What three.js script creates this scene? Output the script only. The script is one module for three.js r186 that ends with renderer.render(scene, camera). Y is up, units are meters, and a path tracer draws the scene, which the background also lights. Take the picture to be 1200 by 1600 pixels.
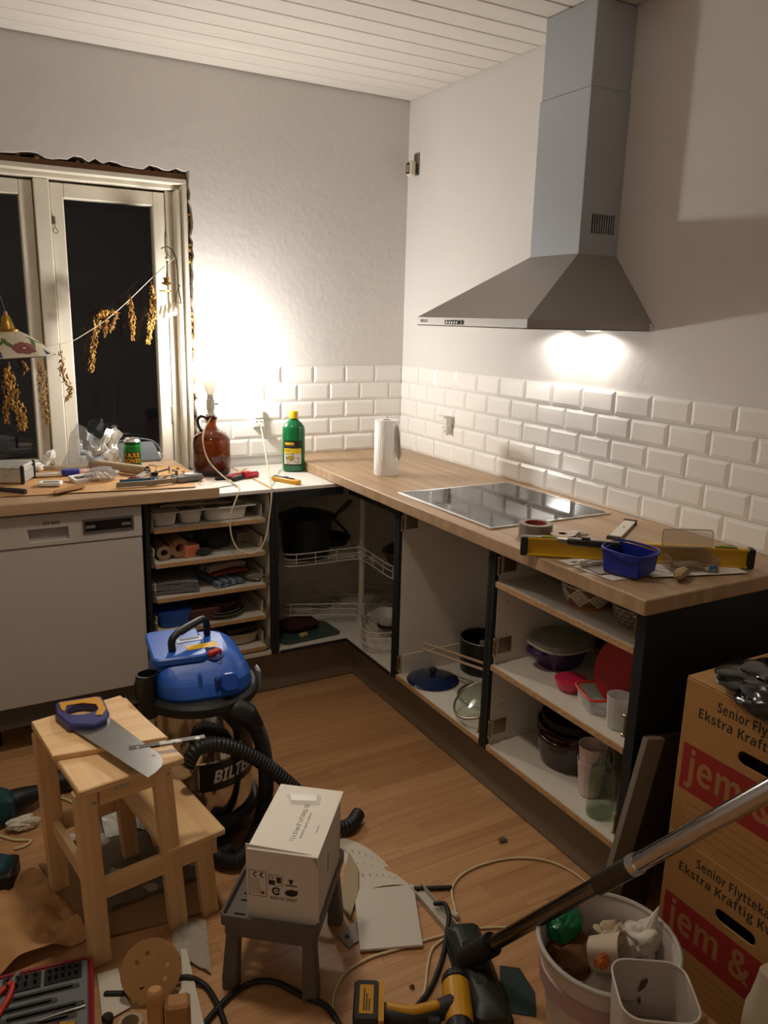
import * as THREE from 'three';
import { mergeGeometries, toCreasedNormals, mergeVertices } from 'three/addons/utils/BufferGeometryUtils.js';

// ---------- camera, exposure ----------
const scene = new THREE.Scene();
scene.background = new THREE.Color().setRGB(0.0035, 0.0036, 0.0042);           // night outside
const camera = new THREE.PerspectiveCamera(2 * Math.atan(800 / 1245.3) * 180 / Math.PI, 0.75, 0.05, 40);
camera.position.set(-1.929, 1.4967, 3.2617);
camera.rotation.order = 'YXZ';
camera.rotation.set(-0.2383, -0.516, 0.0254);
camera.updateMatrixWorld(true);
scene.add(camera);
const renderer = new THREE.WebGLRenderer({ antialias: true });
renderer.toneMapping = THREE.LinearToneMapping;
renderer.toneMappingExposure = 1.12;
renderer.shadowMap.enabled = true;
const LAMP = { pos: [-0.964, 1.262, 0.13], cd: 2.4, color: [1, 0.965, 0.905] };   // bulb on the amber jug
const HOODL = { cd: .25, color: [1, 0.92, 0.83] };                              // two spots under the hood
const CEILL = { pos: [-1.45, 2.345, 1.5], cd: 3.5, color: [1, 0.86, 0.7] };               // shaded ceiling lamp above the frame
const ROOML = { cd: .25, color: [1, 0.78, 0.55] };                              // pendant further back in the room

// ---------- photo pixel -> point on a known plane ----------
const CAM = camera.position.clone(), FPX = 1245.3;
const dirOf = (u, v) => new THREE.Vector3((u - 600) / FPX, -(v - 800) / FPX, -1).applyQuaternion(camera.quaternion);
const onY = (u, v, y) => { const d = dirOf(u, v); return CAM.clone().addScaledVector(d, (y - CAM.y) / d.y); };
const onX = (u, v, x) => { const d = dirOf(u, v); return CAM.clone().addScaledVector(d, (x - CAM.x) / d.x); };
const onZ = (u, v, z) => { const d = dirOf(u, v); return CAM.clone().addScaledVector(d, (z - CAM.z) / d.z); };

// ---------- random and noise ----------
function rng(seed) { let a = seed >>> 0; return () => { a = (a + 0x6D2B79F5) >>> 0; let t = a; t = Math.imul(t ^ (t >>> 15), t | 1); t ^= t + Math.imul(t ^ (t >>> 7), t | 61); return ((t ^ (t >>> 14)) >>> 0) / 4294967296; }; }
const hash = (x, y, z, s) => { let h = Math.imul(x, 374761393) + Math.imul(y, 668265263) + Math.imul(z, 2147483647 ^ 1274126177) + Math.imul(s, 144269504); h = Math.imul(h ^ (h >>> 13), 1274126177); h ^= h >>> 16; return (h >>> 0) / 4294967296; };
const sm = t => t * t * (3 - 2 * t), mix = (a, b, t) => a + (b - a) * t;
function vn2(x, y, px, py, s) { const xi = Math.floor(x), yi = Math.floor(y), fx = sm(x - xi), fy = sm(y - yi), m = (a, b) => ((a % b) + b) % b;
  const h = (i, j) => hash(m(i, px), m(j, py), 7, s); return mix(mix(h(xi, yi), h(xi + 1, yi), fx), mix(h(xi, yi + 1), h(xi + 1, yi + 1), fx), fy); }
function fbm2(u, v, px, py, s, o = 4) { let a = 0, w = .5, n = 0; for (let i = 0; i < o; i++) { a += w * vn2(u * px, v * py, px, py, s + i); n += w; w *= .5; px *= 2; py *= 2; } return a / n; }
function vn3(x, y, z, s = 1) { const a = Math.floor(x), b = Math.floor(y), c = Math.floor(z), fx = sm(x - a), fy = sm(y - b), fz = sm(z - c), h = (i, j, k) => hash(a + i, b + j, c + k, s);
  const l = k => mix(mix(h(0, 0, k), h(1, 0, k), fx), mix(h(0, 1, k), h(1, 1, k), fx), fy); return mix(l(0), l(1), fz); }

// ---------- textures and materials ----------
function dataTex(w, h, fn, rep = [1, 1], srgb = true) {
  const d = new Uint8Array(w * h * 4);
  for (let y = 0; y < h; y++) for (let x = 0; x < w; x++) { const c = fn(x / w, y / h), i = (y * w + x) * 4; d[i] = Math.max(0, Math.min(255, c[0])); d[i + 1] = Math.max(0, Math.min(255, c[1])); d[i + 2] = Math.max(0, Math.min(255, c[2])); d[i + 3] = 255; }
  const t = new THREE.DataTexture(d, w, h, THREE.RGBAFormat); t.wrapS = t.wrapT = THREE.RepeatWrapping; t.magFilter = THREE.LinearFilter; t.minFilter = THREE.LinearMipmapLinearFilter; t.generateMipmaps = true;
  t.repeat.set(...rep); if (srgb) t.colorSpace = THREE.SRGBColorSpace; t.needsUpdate = true; return t;
}
function canvasTex(w, h, draw) { const c = document.createElement('canvas'); c.width = w; c.height = h; const g = c.getContext('2d'); draw(g, w, h); const t = new THREE.CanvasTexture(c); t.colorSpace = THREE.SRGBColorSpace; t.anisotropy = 4; return t; }
const grey = v => [v, v, v];
const S = (o) => new THREE.MeshStandardMaterial(o), PH = (o) => new THREE.MeshPhysicalMaterial(o);
const mcache = {};
const glyphs = (g, x, y, w, h, n, seed) => { for (let k = 0; k < n; k++) { const gx = x + k * w / n, gw = w / n * .62; g.fillRect(gx, y, gw * .35, h); g.fillRect(gx, y + (seed * k % 3) * h * .38, gw, h * .26); if ((seed + k) % 2) g.fillRect(gx + gw * .65, y, gw * .35, h); } };   // unreadable small print
const M = (hex, rough = .6, metal = 0, extra) => { const k = hex + '|' + rough + '|' + metal + (extra ? JSON.stringify(extra) : ''); return mcache[k] ||= S({ color: hex, roughness: rough, metalness: metal, ...(extra || {}) }); };
const woodTex = (base, dark, px, py, seed, rep, amt = 1) => dataTex(256, 256, (u, v) => {
  const warp = fbm2(u, v, 2, 3, seed + 9, 3) * 1.6, g = fbm2(u, (v + warp * .05) % 1, px, py, seed, 4), f = fbm2(u, v, px * 3, py * 4, seed + 20, 2), t = Math.min(1, Math.max(0, (g - .3) * 1.6)) * .75 + f * .25;
  return base.map((b, i) => mix(b, dark[i], t * amt)); }, rep);
const fineBump = dataTex(256, 256, (u, v) => grey(255 * fbm2(u, v, 24, 24, 5, 3)), [3, 3], false);
const plasterBump = dataTex(512, 512, (u, v) => grey(255 * (.55 * fbm2(u, v, 8, 8, 31, 3) + .45 * fbm2(u, v, 60, 60, 33, 3))), [.9, .9], false);
const plasterCol = dataTex(256, 256, (u, v) => { const n = fbm2(u, v, 4, 4, 41, 4); return [mix(212, 226, n), mix(208, 222, n), mix(203, 218, n)]; }, [.5, .5]);
const MAT = {
  wall: S({ map: plasterCol, roughness: .9, bumpMap: plasterBump, bumpScale: .0015 }),
  ceiling: S({ map: dataTex(256, 128, (u, v) => { const n = fbm2(u, v, 3, 12, 61, 4); return [mix(212, 222, n), mix(206, 216, n), mix(197, 207, n)]; }, [.8, 1.6]), roughness: .7 }),
  groove: M('#6d6355', .9),
  tile: PH({ color: '#f0ede8', roughness: .12, clearcoat: .6, clearcoatRoughness: .06 }),
  worktop: S({ map: woodTex([182, 152, 120], [150, 120, 90], 3, 34, 71, [.7, 1.2]), roughness: .42 }),
  floorA: S({ map: woodTex([190, 146, 103], [163, 118, 77], 2, 26, 81, [.8, 3]), roughness: .38 }),
  floorB: S({ map: woodTex([186, 142, 100], [158, 113, 74], 2, 22, 84, [.8, 3]), roughness: .38 }),
  floorC: S({ map: woodTex([196, 152, 108], [168, 123, 82], 2, 30, 87, [.8, 3]), roughness: .38 }),
  birch: S({ map: woodTex([230, 194, 145], [204, 160, 108], 2, 18, 91, [1.5, 4], .8), roughness: .5 }),
  chip: S({ map: dataTex(128, 128, (u, v) => { const n = fbm2(u, v, 30, 30, 95, 2); return [mix(150, 205, n), mix(112, 168, n), mix(74, 122, n)]; }, [8, 8]), roughness: .85 }),
  white: M('#dad6ce', .5), melamine: M('#cfc8bb', .45), winPaint: S({ map: dataTex(128, 128, (u, v) => { const n = fbm2(u, v, 6, 6, 102, 4), s = Math.max(0, fbm2(u, v, 3, 3, 107, 4) - .62) * 140; return [216 - n * 14 - s, 208 - n * 14 - s, 192 - n * 14 - s]; }, [1.3, 1.3]), roughness: .45 }),
  dark: M('#15191c', .55), black: M('#0d0d0e', .5), rubber: M('#121212', .75),
  steel: PH({ color: '#a7a8aa', metalness: 1, roughness: .36, anisotropy: .5 }), chrome: M('#c9c9c9', .12, 1), steelDull: M('#8f9092', .4, 1), brass: M('#a8843c', .3, 1),
  kraft: S({ map: dataTex(256, 256, (u, v) => { const n = fbm2(u, v, 10, 10, 111, 4), f = fbm2(u, v, 80, 10, 113, 2); return [mix(172, 200, n * .7 + f * .3), mix(128, 156, n * .7 + f * .3), mix(80, 106, n * .7 + f * .3)]; }, [2, 2]), roughness: .85 }),
  paper: M('#e2dfd8', .85), paperDull: M('#cfc8ba', .85),
  plinth: S({ map: dataTex(128, 128, (u, v) => { const n = fbm2(u, v, 20, 3, 120, 3); return [mix(112, 128, n), mix(100, 116, n), mix(84, 100, n)]; }, [1, 1]), roughness: .5 }),
  clear: PH({ color: '#f2f5f4', roughness: .08, transmission: 1, thickness: 0, ior: 1.35 }),
  frosted: PH({ color: '#e6e6e2', roughness: .5, transmission: .6, thickness: 0 }),
};

// ---------- geometry ----------
function boxUV(g, swap = false, off = [0, 0]) {
  if (!g.attributes.normal) g.computeVertexNormals();
  const p = g.attributes.position, n = g.attributes.normal, uv = new Float32Array(p.count * 2);
  for (let i = 0; i < p.count; i++) { const ax = Math.abs(n.getX(i)), ay = Math.abs(n.getY(i)), az = Math.abs(n.getZ(i)), x = p.getX(i), y = p.getY(i), z = p.getZ(i);
    let a, b; if (ay >= ax && ay >= az) { a = x; b = z; } else if (az >= ax) { a = x; b = y; } else { a = z; b = y; }
    if (swap) [a, b] = [b, a]; uv[2 * i] = a + off[0]; uv[2 * i + 1] = b + off[1]; }
  g.setAttribute('uv', new THREE.BufferAttribute(uv, 2)); return g;
}
const V = (x, y, z) => new THREE.Vector3(x, y, z);
function solid(faces, creaseless) { const a = []; for (const f of faces) for (let i = 1; i + 1 < f.length; i++) a.push(...f[0], ...f[i], ...f[i + 1]); const g = new THREE.BufferGeometry(); g.setAttribute('position', new THREE.Float32BufferAttribute(a, 3)); g.computeVertexNormals(); return boxUV(g); }
// chamfered box, 44 triangles, centred at x,y,z
function B(w, h, d, c = .0015, x = 0, y = 0, z = 0, swap = false, off) {
  const H = [w / 2, h / 2, d / 2]; c = Math.min(c, H[0] * .9, H[1] * .9, H[2] * .9);
  const v = (s, ax) => s.map((q, i) => q * (H[i] - (i === ax ? 0 : c)));
  const F = [], sg = [-1, 1];
  for (let ax = 0; ax < 3; ax++) for (const s of sg) { const o = [(ax + 1) % 3, (ax + 2) % 3]; F.push([[-1, -1], [1, -1], [1, 1], [-1, 1]].map(([a, b]) => { const t = [0, 0, 0]; t[ax] = s; t[o[0]] = a; t[o[1]] = b; return v(t, ax); })); }
  for (let ax = 0; ax < 3; ax++) { const [i, j] = [(ax + 1) % 3, (ax + 2) % 3]; for (const a of sg) for (const b of sg) { const q = e => { const t = [0, 0, 0]; t[ax] = e; t[i] = a; t[j] = b; return t; }; F.push([v(q(-1), i), v(q(1), i), v(q(1), j), v(q(-1), j)]); } }
  for (const a of sg) for (const b of sg) for (const e of sg) F.push([v([a, b, e], 0), v([a, b, e], 1), v([a, b, e], 2)]);
  for (const f of F) { const m = [0, 0, 0]; f.forEach(p => p.forEach((q, i) => m[i] += q)); const e1 = V(...f[1]).sub(V(...f[0])), e2 = V(...f[2]).sub(V(...f[0])); if (e1.cross(e2).dot(V(...m)) < 0) f.reverse(); for (const p of f) { } }
  return boxUV(solid(F.map(f => f.map(p => [p[0] + x, p[1] + y, p[2] + z]))), swap, off);
}
const Bm = (x0, x1, y0, y1, z0, z1, c, swap, off) => B(x1 - x0, y1 - y0, z1 - z0, c, (x0 + x1) / 2, (y0 + y1) / 2, (z0 + z1) / 2, swap, off);
const xf = (g, p = [0, 0, 0], r = [0, 0, 0], s = [1, 1, 1]) => g.applyMatrix4(new THREE.Matrix4().compose(V(...p), new THREE.Quaternion().setFromEuler(new THREE.Euler(...r)), V(...s)));
const nonIdx = g => g.index ? g.toNonIndexed() : g;
const J = (...gs) => mergeGeometries(gs.flat().map(g => { g = nonIdx(g); for (const k of Object.keys(g.attributes)) if (!['position', 'normal', 'uv'].includes(k)) g.deleteAttribute(k); return g; }));
// lathe from [radius, y] points; sharp corners kept
const L = (pts, seg = 28, crease = .55) => toCreasedNormals(new THREE.LatheGeometry(pts.map(p => new THREE.Vector2(Math.max(p[0], .00001), p[1])), seg), crease);
const CY = (r, h, seg = 20, c = .001, r2 = r) => L([[0, 0], [r - c, 0], [r, c], [r2, h - c], [r2 - c, h], [0, h]], seg);
const cup = (pts, t, seg = 28) => { const inner = pts.slice().reverse().map(([r, y]) => [Math.max(r - t, 0), y + (y < pts[0][1] + t ? t : 0)]); return L([[0, pts[0][1]], ...pts, ...inner, [0, pts[0][1] + t]], seg); };
const TB = (pts, r, seg = 40, rs = 7, closed = false) => { const c = new THREE.CatmullRomCurve3(pts.map(p => p.isVector3 ? p : V(...p)), closed, 'centripetal'); const g = nonIdx(new THREE.TubeGeometry(c, seg, r, rs, closed)); if (closed) return g;
  const caps = [0, 1].map(t => xf(new THREE.SphereGeometry(r, rs, 4), c.getPoint(t).toArray())); return J(g, ...caps); };
const seg3 = (a, b, r, rs = 8) => { a = a.isVector3 ? a : V(...a); b = b.isVector3 ? b : V(...b); const d = b.clone().sub(a), g = new THREE.CylinderGeometry(r, r, d.length(), rs); g.applyQuaternion(new THREE.Quaternion().setFromUnitVectors(V(0, 1, 0), d.clone().normalize())); return nonIdx(g.translate(...a.clone().add(b).multiplyScalar(.5).toArray())); };
const shape = (pts, hole) => { const s = new THREE.Shape(pts.map(p => new THREE.Vector2(...p))); for (const h of hole || []) s.holes.push(new THREE.Path(h.map(p => new THREE.Vector2(...p)))); return s; };
const circ = (r, n = 20, x = 0, y = 0, ry = r) => Array.from({ length: n }, (_, i) => [x + r * Math.cos(i / n * 2 * Math.PI), y + ry * Math.sin(i / n * 2 * Math.PI)]);
const rrect = (w, h, r, n = 4, x = 0, y = 0) => { const o = []; [[1, 1], [-1, 1], [-1, -1], [1, -1]].forEach(([a, b], q) => { for (let i = 0; i <= n; i++) { const t = (q + i / n) * Math.PI / 2; o.push([x + a * (w / 2 - r) + r * Math.cos(t), y + b * (h / 2 - r) + r * Math.sin(t)]); } }); return o; };
const EX = (pts, depth, bev = .001, hole, crease = .5, bs = 1) => boxUV(toCreasedNormals(new THREE.ExtrudeGeometry(shape(pts, hole), { depth: depth - 2 * bev, bevelEnabled: bev > 0, bevelThickness: bev, bevelSize: bev, bevelOffset: -bev, bevelSegments: bs, curveSegments: 8 }).translate(0, 0, bev), crease));
const EXY = (...a) => EX(...a).rotateX(-Math.PI / 2);                 // lies flat: shape x -> x, shape y -> -z, thickness -> y
// thin sheet: grid over (u,v) in 0..1 -> point, with real thickness t
function sheet(nu, nv, fn, t = .0006, uvs) {
  const P = [], N = []; for (let j = 0; j <= nv; j++) for (let i = 0; i <= nu; i++) P.push(V(...fn(i / nu, j / nv)));
  const id = (i, j) => j * (nu + 1) + i, pos = [], idx = [], uv = [];
  for (let j = 0; j <= nv; j++) for (let i = 0; i <= nu; i++) { const a = P[id(Math.min(i + 1, nu), j)].clone().sub(P[id(Math.max(i - 1, 0), j)]), b = P[id(i, Math.min(j + 1, nv))].clone().sub(P[id(i, Math.max(j - 1, 0))]); N.push(b.cross(a).normalize()); }
  for (const s of [0, 1]) P.forEach((p, k) => { const q = p.clone().addScaledVector(N[k], s ? -t : 0); pos.push(q.x, q.y, q.z); const i = k % (nu + 1), j = (k - i) / (nu + 1); uv.push(i / nu, 1 - j / nv); });
  const n = P.length, quad = (a, b, c, d) => idx.push(a, b, c, a, c, d);
  for (let j = 0; j < nv; j++) for (let i = 0; i < nu; i++) { quad(id(i, j), id(i, j + 1), id(i + 1, j + 1), id(i + 1, j)); quad(n + id(i, j), n + id(i + 1, j), n + id(i + 1, j + 1), n + id(i, j + 1)); }
  for (let i = 0; i < nu; i++) { quad(id(i, 0), id(i + 1, 0), n + id(i + 1, 0), n + id(i, 0)); quad(id(i + 1, nv), id(i, nv), n + id(i, nv), n + id(i + 1, nv)); }
  for (let j = 0; j < nv; j++) { quad(id(0, j + 1), id(0, j), n + id(0, j), n + id(0, j + 1)); quad(id(nu, j), id(nu, j + 1), n + id(nu, j + 1), n + id(nu, j)); }
  const g = new THREE.BufferGeometry(); g.setAttribute('position', new THREE.Float32BufferAttribute(pos, 3)); g.setAttribute('uv', new THREE.Float32BufferAttribute(uv, 2)); g.setIndex(idx); const r = toCreasedNormals(g, .9); return uvs ? r : boxUV(r);
}
// crumpled lump: sphere scaled to w,h,d (base at y=0) with sharp folds
function lump(w, h, d, seed, amt = .35, freq = 2.2, det = 3, flat = true) {
  let g = new THREE.IcosahedronGeometry(1, det * 3); const p = g.attributes.position, v = V();
  for (let i = 0; i < p.count; i++) { v.fromBufferAttribute(p, i); const n = Math.abs(vn3(v.x * freq + 9, v.y * freq + 5, v.z * freq + 3, seed) - .5) * 2, m = vn3(v.x * freq * 2.3 + 2, v.y * freq * 2.3, v.z * freq * 2.3, seed + 4); v.multiplyScalar(1 + amt * (n * 1.2 - .6) + amt * .4 * (m - .5)); p.setXYZ(i, v.x * w / 2, v.y * h / 2, v.z * d / 2); }
  g.computeBoundingBox(); g.translate(0, -g.boundingBox.min.y, 0); g = toCreasedNormals(g, flat ? .5 : 1.2); return boxUV(g);
}
// loft through rounded-rectangle sections [y, w, d, corner, x, z]; closed at both ends
function loft(sec, n = 5, crease = .7, open) {
  const rings = sec.map(([y, w, d, r, x = 0, z = 0]) => rrect(w, d, Math.min(r, w / 2, d / 2), n).map(([a, b]) => [a + x, y, b + z])), F = [], m = rings[0].length;
  for (let k = 0; k + 1 < rings.length; k++) for (let i = 0; i < m; i++) { const j = (i + 1) % m; F.push([rings[k][i], rings[k + 1][i], rings[k + 1][j], rings[k][j]]); }
  F.push(rings[0].slice()); if (!open) F.push(rings[rings.length - 1].slice().reverse());
  return boxUV(toCreasedNormals(solid(F), crease));
}
// tube with a radius that varies along its length
function sweep(pts, rFn, seg = 100, rs = 12) { const c = new THREE.CatmullRomCurve3(pts, false, 'centripetal'), fr = c.computeFrenetFrames(seg), pos = [], idx = [], uv = []; for (let i = 0; i <= seg; i++) { const p = c.getPointAt(i / seg), r = rFn(i / seg, i); for (let j = 0; j <= rs; j++) { const a = j / rs * 2 * Math.PI, q = p.clone().addScaledVector(fr.normals[i], Math.cos(a) * r).addScaledVector(fr.binormals[i], Math.sin(a) * r); pos.push(q.x, q.y, q.z); uv.push(i / seg, j / rs); } }
  for (let i = 0; i < seg; i++) for (let j = 0; j < rs; j++) { const a = i * (rs + 1) + j, b = a + rs + 1; idx.push(a, a + 1, b, b, a + 1, b + 1); }
  const g = new THREE.BufferGeometry(); g.setAttribute('position', new THREE.Float32BufferAttribute(pos, 3)); g.setAttribute('uv', new THREE.Float32BufferAttribute(uv, 2)); g.setIndex(idx); g.computeVertexNormals(); return g; }
// deform every vertex
const warp = (g, fn, crease = .6) => { const p = g.attributes.position; for (let i = 0; i < p.count; i++) { const r = fn(p.getX(i), p.getY(i), p.getZ(i)); p.setXYZ(i, ...r); } g.computeVertexNormals(); return toCreasedNormals(g, crease); };

// ---------- scene graph ----------
const used = {};
const numbered = n => { const k = used[n] = (used[n] ?? -1) + 1; return k ? n + '_' + String(k).padStart(3, '0') : n; };
const fin = o => o.traverse(m => { if (m.isMesh) { m.castShadow = true; m.receiveShadow = true; } });
function thing(name, label, category, p = [0, 0, 0], ry = 0, group) { const o = new THREE.Group(); o.name = numbered(name); if (p.isVector3) o.position.copy(p); else o.position.set(...p); o.rotation.y = ry; o.userData = { label, category }; if (group) o.userData.group = group; scene.add(o); return o; }
function A(parent, name, geo, mat, p, r, label) { const m = new THREE.Mesh(geo, mat); m.name = name; if (p) { if (p.isVector3) m.position.copy(p); else m.position.set(...p); } if (r) m.rotation.set(...r); m.castShadow = m.receiveShadow = true; if (label) m.userData.label = label; parent.add(m); return m; }
function one(name, label, category, geo, mat, p, r, group) { const m = A(scene, numbered(name), geo, mat, p, r); m.userData = { label, category }; if (group) m.userData.group = group; return m; }
// one mesh given in world coordinates: origin moved to its base
function oneW(name, label, category, geo, mat, group) { geo.computeBoundingBox(); const b = geo.boundingBox, c = [(b.min.x + b.max.x) / 2, b.min.y, (b.min.z + b.max.z) / 2]; geo.translate(-c[0], -c[1], -c[2]); return one(name, label, category, geo, mat, c, null, group); }
function struct(name, geo, mat, p) { const m = A(scene, name, geo, mat, p); m.userData.kind = 'structure'; return m; }
function sgroup(name) { const g = new THREE.Group(); g.name = name; g.userData.kind = 'structure'; scene.add(g); return g; }
function dup(o, p, ry, label, group) { const c = o.clone(); c.name = numbered(o.name.replace(/_\d{3}$/, '')); c.userData = { ...o.userData }; if (label) c.userData.label = label; if (group) c.userData.group = group; if (p.isVector3) c.position.copy(p); else c.position.set(...p); c.rotation.y = ry; scene.add(c); return c; }

// =====================================================================
// THE ROOM
// =====================================================================
const XL = -3.3, ZF = 4.7, CH = 2.415, WT = .9;
{ // floor: laminate planks along x
  const f = struct('floor', Bm(XL - .2, .2, -.08, -.009, -.3, ZF + .2, .001), M('#4a3625', .9));
  const r = rng(11), mats = [MAT.floorA, MAT.floorB, MAT.floorC], rest = [[], [], []]; let row = 0;
  for (let z = .0; z < ZF - .01; z += .0655, row++) {
    let x = XL + .002 - r() * .3;
    while (x < -.005) { const x1 = Math.min(x + .36 + r() * .16, -.002), x0 = Math.max(x, XL + .002);
      if (x1 - x0 > .02) { const k = Math.floor(r() * 3), g = Bm(x0 + .0002, x1 - .0002, -.009, 0, z + .0002, Math.min(z + .0653, ZF), .0002, false, [r() * 9, r() * 9]);
        const hid = z < .36 || x0 > -.42 || x1 < -2.05 || z > 2.5;
        if (hid) rest[k].push(g); else A(f, 'plank', g, mats[k]); }
      x = x1; }
  }
  rest.forEach((g, k) => { A(f, 'plank_field', J(g), mats[k]).userData.kind = 'stuff'; });
}
{ // ceiling: painted tongue and groove boards along x
  const c = struct('ceiling', Bm(XL - .2, .2, CH + .02, CH + .1, -.3, ZF + .2, .001), MAT.groove);
  const r = rng(3), P = .1077; let z = .115 - P;
  for (; z < ZF; z += P) { const a = Math.max(z, .001), b = Math.min(z + P, ZF - .001); A(c, 'board', Bm(XL + .001, -.001, CH, CH + .02, a + .002, b - .002, .004, false, [r() * 5, r() * 5]), MAT.ceiling); }
}
// window wall with a ragged hole where the plaster is broken off round the frame
const HX0 = -2.07, HX1 = -.982, HY0 = .845, HY1 = 2.028;
{
  const r = rng(21), hole = [];
  const jag = (a, b, n, ax, amp) => { for (let i = 0; i < n; i++) { const t = i / n, x = mix(a[0], b[0], t), y = mix(a[1], b[1], t), j = (r() - .35) * amp; hole.push(ax ? [x + j * ax, y] : [x, y + j]); } };
  jag([HX0, HY0], [HX1, HY0], 3, 0, 0); jag([HX1, HY0], [HX1, HY1], 46, 1, .014); jag([HX1, HY1], [HX0, HY1], 44, 0, .02); jag([HX0, HY1], [HX0, HY0], 30, -1, .014);
  const g = EX([[XL - .2, -.08], [.2, -.08], [.2, CH + .1], [XL - .2, CH + .1]], .3, 0, [hole.reverse()], .3).translate(0, 0, -.3);
  const w = struct('wall_back', g, MAT.wall);
  // crumbly mortar, foam and splintered wood in the gap
  const bits = [[], [], []]; const rr = rng(5);
  const put = (x, y) => { const k = Math.floor(rr() * 3), s = .009 + rr() * .011; bits[k].push(xf(lump(s * 1.6, s, s * 1.3, Math.floor(rr() * 999), .5, 1.8, 1), [x, y - s / 2, -.026 - rr() * .03], [rr() * 3, rr() * 3, rr() * 3])); };
  for (let i = 0; i < 120; i++) put(mix(HX1, HX0, rr()), mix(2.016, 2.036, rr()));
  for (let i = 0; i < 110; i++) put(-.984 + rr() * .01, mix(.9, 2.02, rr()));
  [['gap_mortar', '#57452f'], ['gap_foam', '#a8894a'], ['gap_splinters', '#7a5a38']].forEach(([n, c], i) => { const m = A(w, n, J(bits[i]), M(c, .95)); m.userData.kind = 'stuff'; });
  A(w, 'rough_lintel', Bm(HX0 + .02, -.995, 2.0, 2.02, -.2, -.012, .002), M('#6b4a30', .9));
  A(w, 'rough_stud', Bm(-.992, -.984, .86, 2.0, -.2, -.03, .002), M('#8a6a40', .9));
}
struct('wall_right', Bm(0, .2, -.08, CH + .1, -.3, ZF + .2, .001), MAT.wall);
struct('wall_left', Bm(XL - .2, XL, -.08, CH + .1, -.3, ZF + .2, .001), MAT.wall);
struct('wall_front', Bm(XL - .2, .2, -.08, CH + .1, ZF, ZF + .2, .001), MAT.wall);

// metro tiles: bevelled, each its own piece
{
  const bk = scene.getObjectByName('wall_back'), rt = scene.getObjectByName('wall_right');
  const TL = .152, TH = .0775, cache = {};
  const tileGeo = (w, cutL, cutR) => { const k = w.toFixed(4) + cutL + cutR; if (cache[k]) return cache[k];
    const h = TH - .0012, W = w - .0012, bv = .0125, t0 = .0035, t1 = .0078, xl = cutL ? 0 : bv, xr = cutR ? 0 : bv;
    const o = [[-W / 2, -h / 2], [W / 2, -h / 2], [W / 2, h / 2], [-W / 2, h / 2]], n = [[-W / 2 + xl, -h / 2 + bv], [W / 2 - xr, -h / 2 + bv], [W / 2 - xr, h / 2 - bv], [-W / 2 + xl, h / 2 - bv]];
    const at = (p, z) => [p[0], p[1], z], F = [n.map(p => at(p, t1))];
    for (let i = 0; i < 4; i++) { const j = (i + 1) % 4; F.push([at(o[i], t0), at(o[j], t0), at(n[j], t1), at(n[i], t1)], [at(o[i], 0), at(o[j], 0), at(o[j], t0), at(o[i], t0)]); }
    return cache[k] = solid(F); };
  const r = rng(77);
  for (let row = 0; row < 5; row++) {
    const y = WT + (4 - row + .5) * TH, half = row % 2 ? TL / 2 : 0;
    for (let a = half ? -half : 0, first = true; a < .965; a += TL, first = false) { // back wall: a = distance from the corner
      const s = Math.max(a, 0), e = Math.min(a + TL, .965); if (e - s < .02) continue;
      A(bk, 'tile', tileGeo(e - s, e < a + TL - .001, a < 0), MAT.tile, [-(s + e) / 2, y, .0008 + r() * .0006], [(r() - .5) * .006, (r() - .5) * .008, 0]); }
    for (let a = half ? -half : 0; a < 2.28; a += TL) { const s = Math.max(a, .009), e = a + TL;
      A(rt, 'tile', tileGeo(e - s, s > a + .001, false), MAT.tile, [-.0008 - r() * .0006, y, (s + e) / 2], [0, -Math.PI / 2 + (r() - .5) * .008, (r() - .5) * .006]); }
  }
  A(bk, 'grout', Bm(-.965, -.0005, WT, WT + 5 * TH, .0001, .0014, .0002), M('#c9c4ba', .9));
  A(rt, 'grout', Bm(-.0014, -.0001, WT, WT + 5 * TH, .0015, 2.44, .0002), M('#c9c4ba', .9));
}
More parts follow.
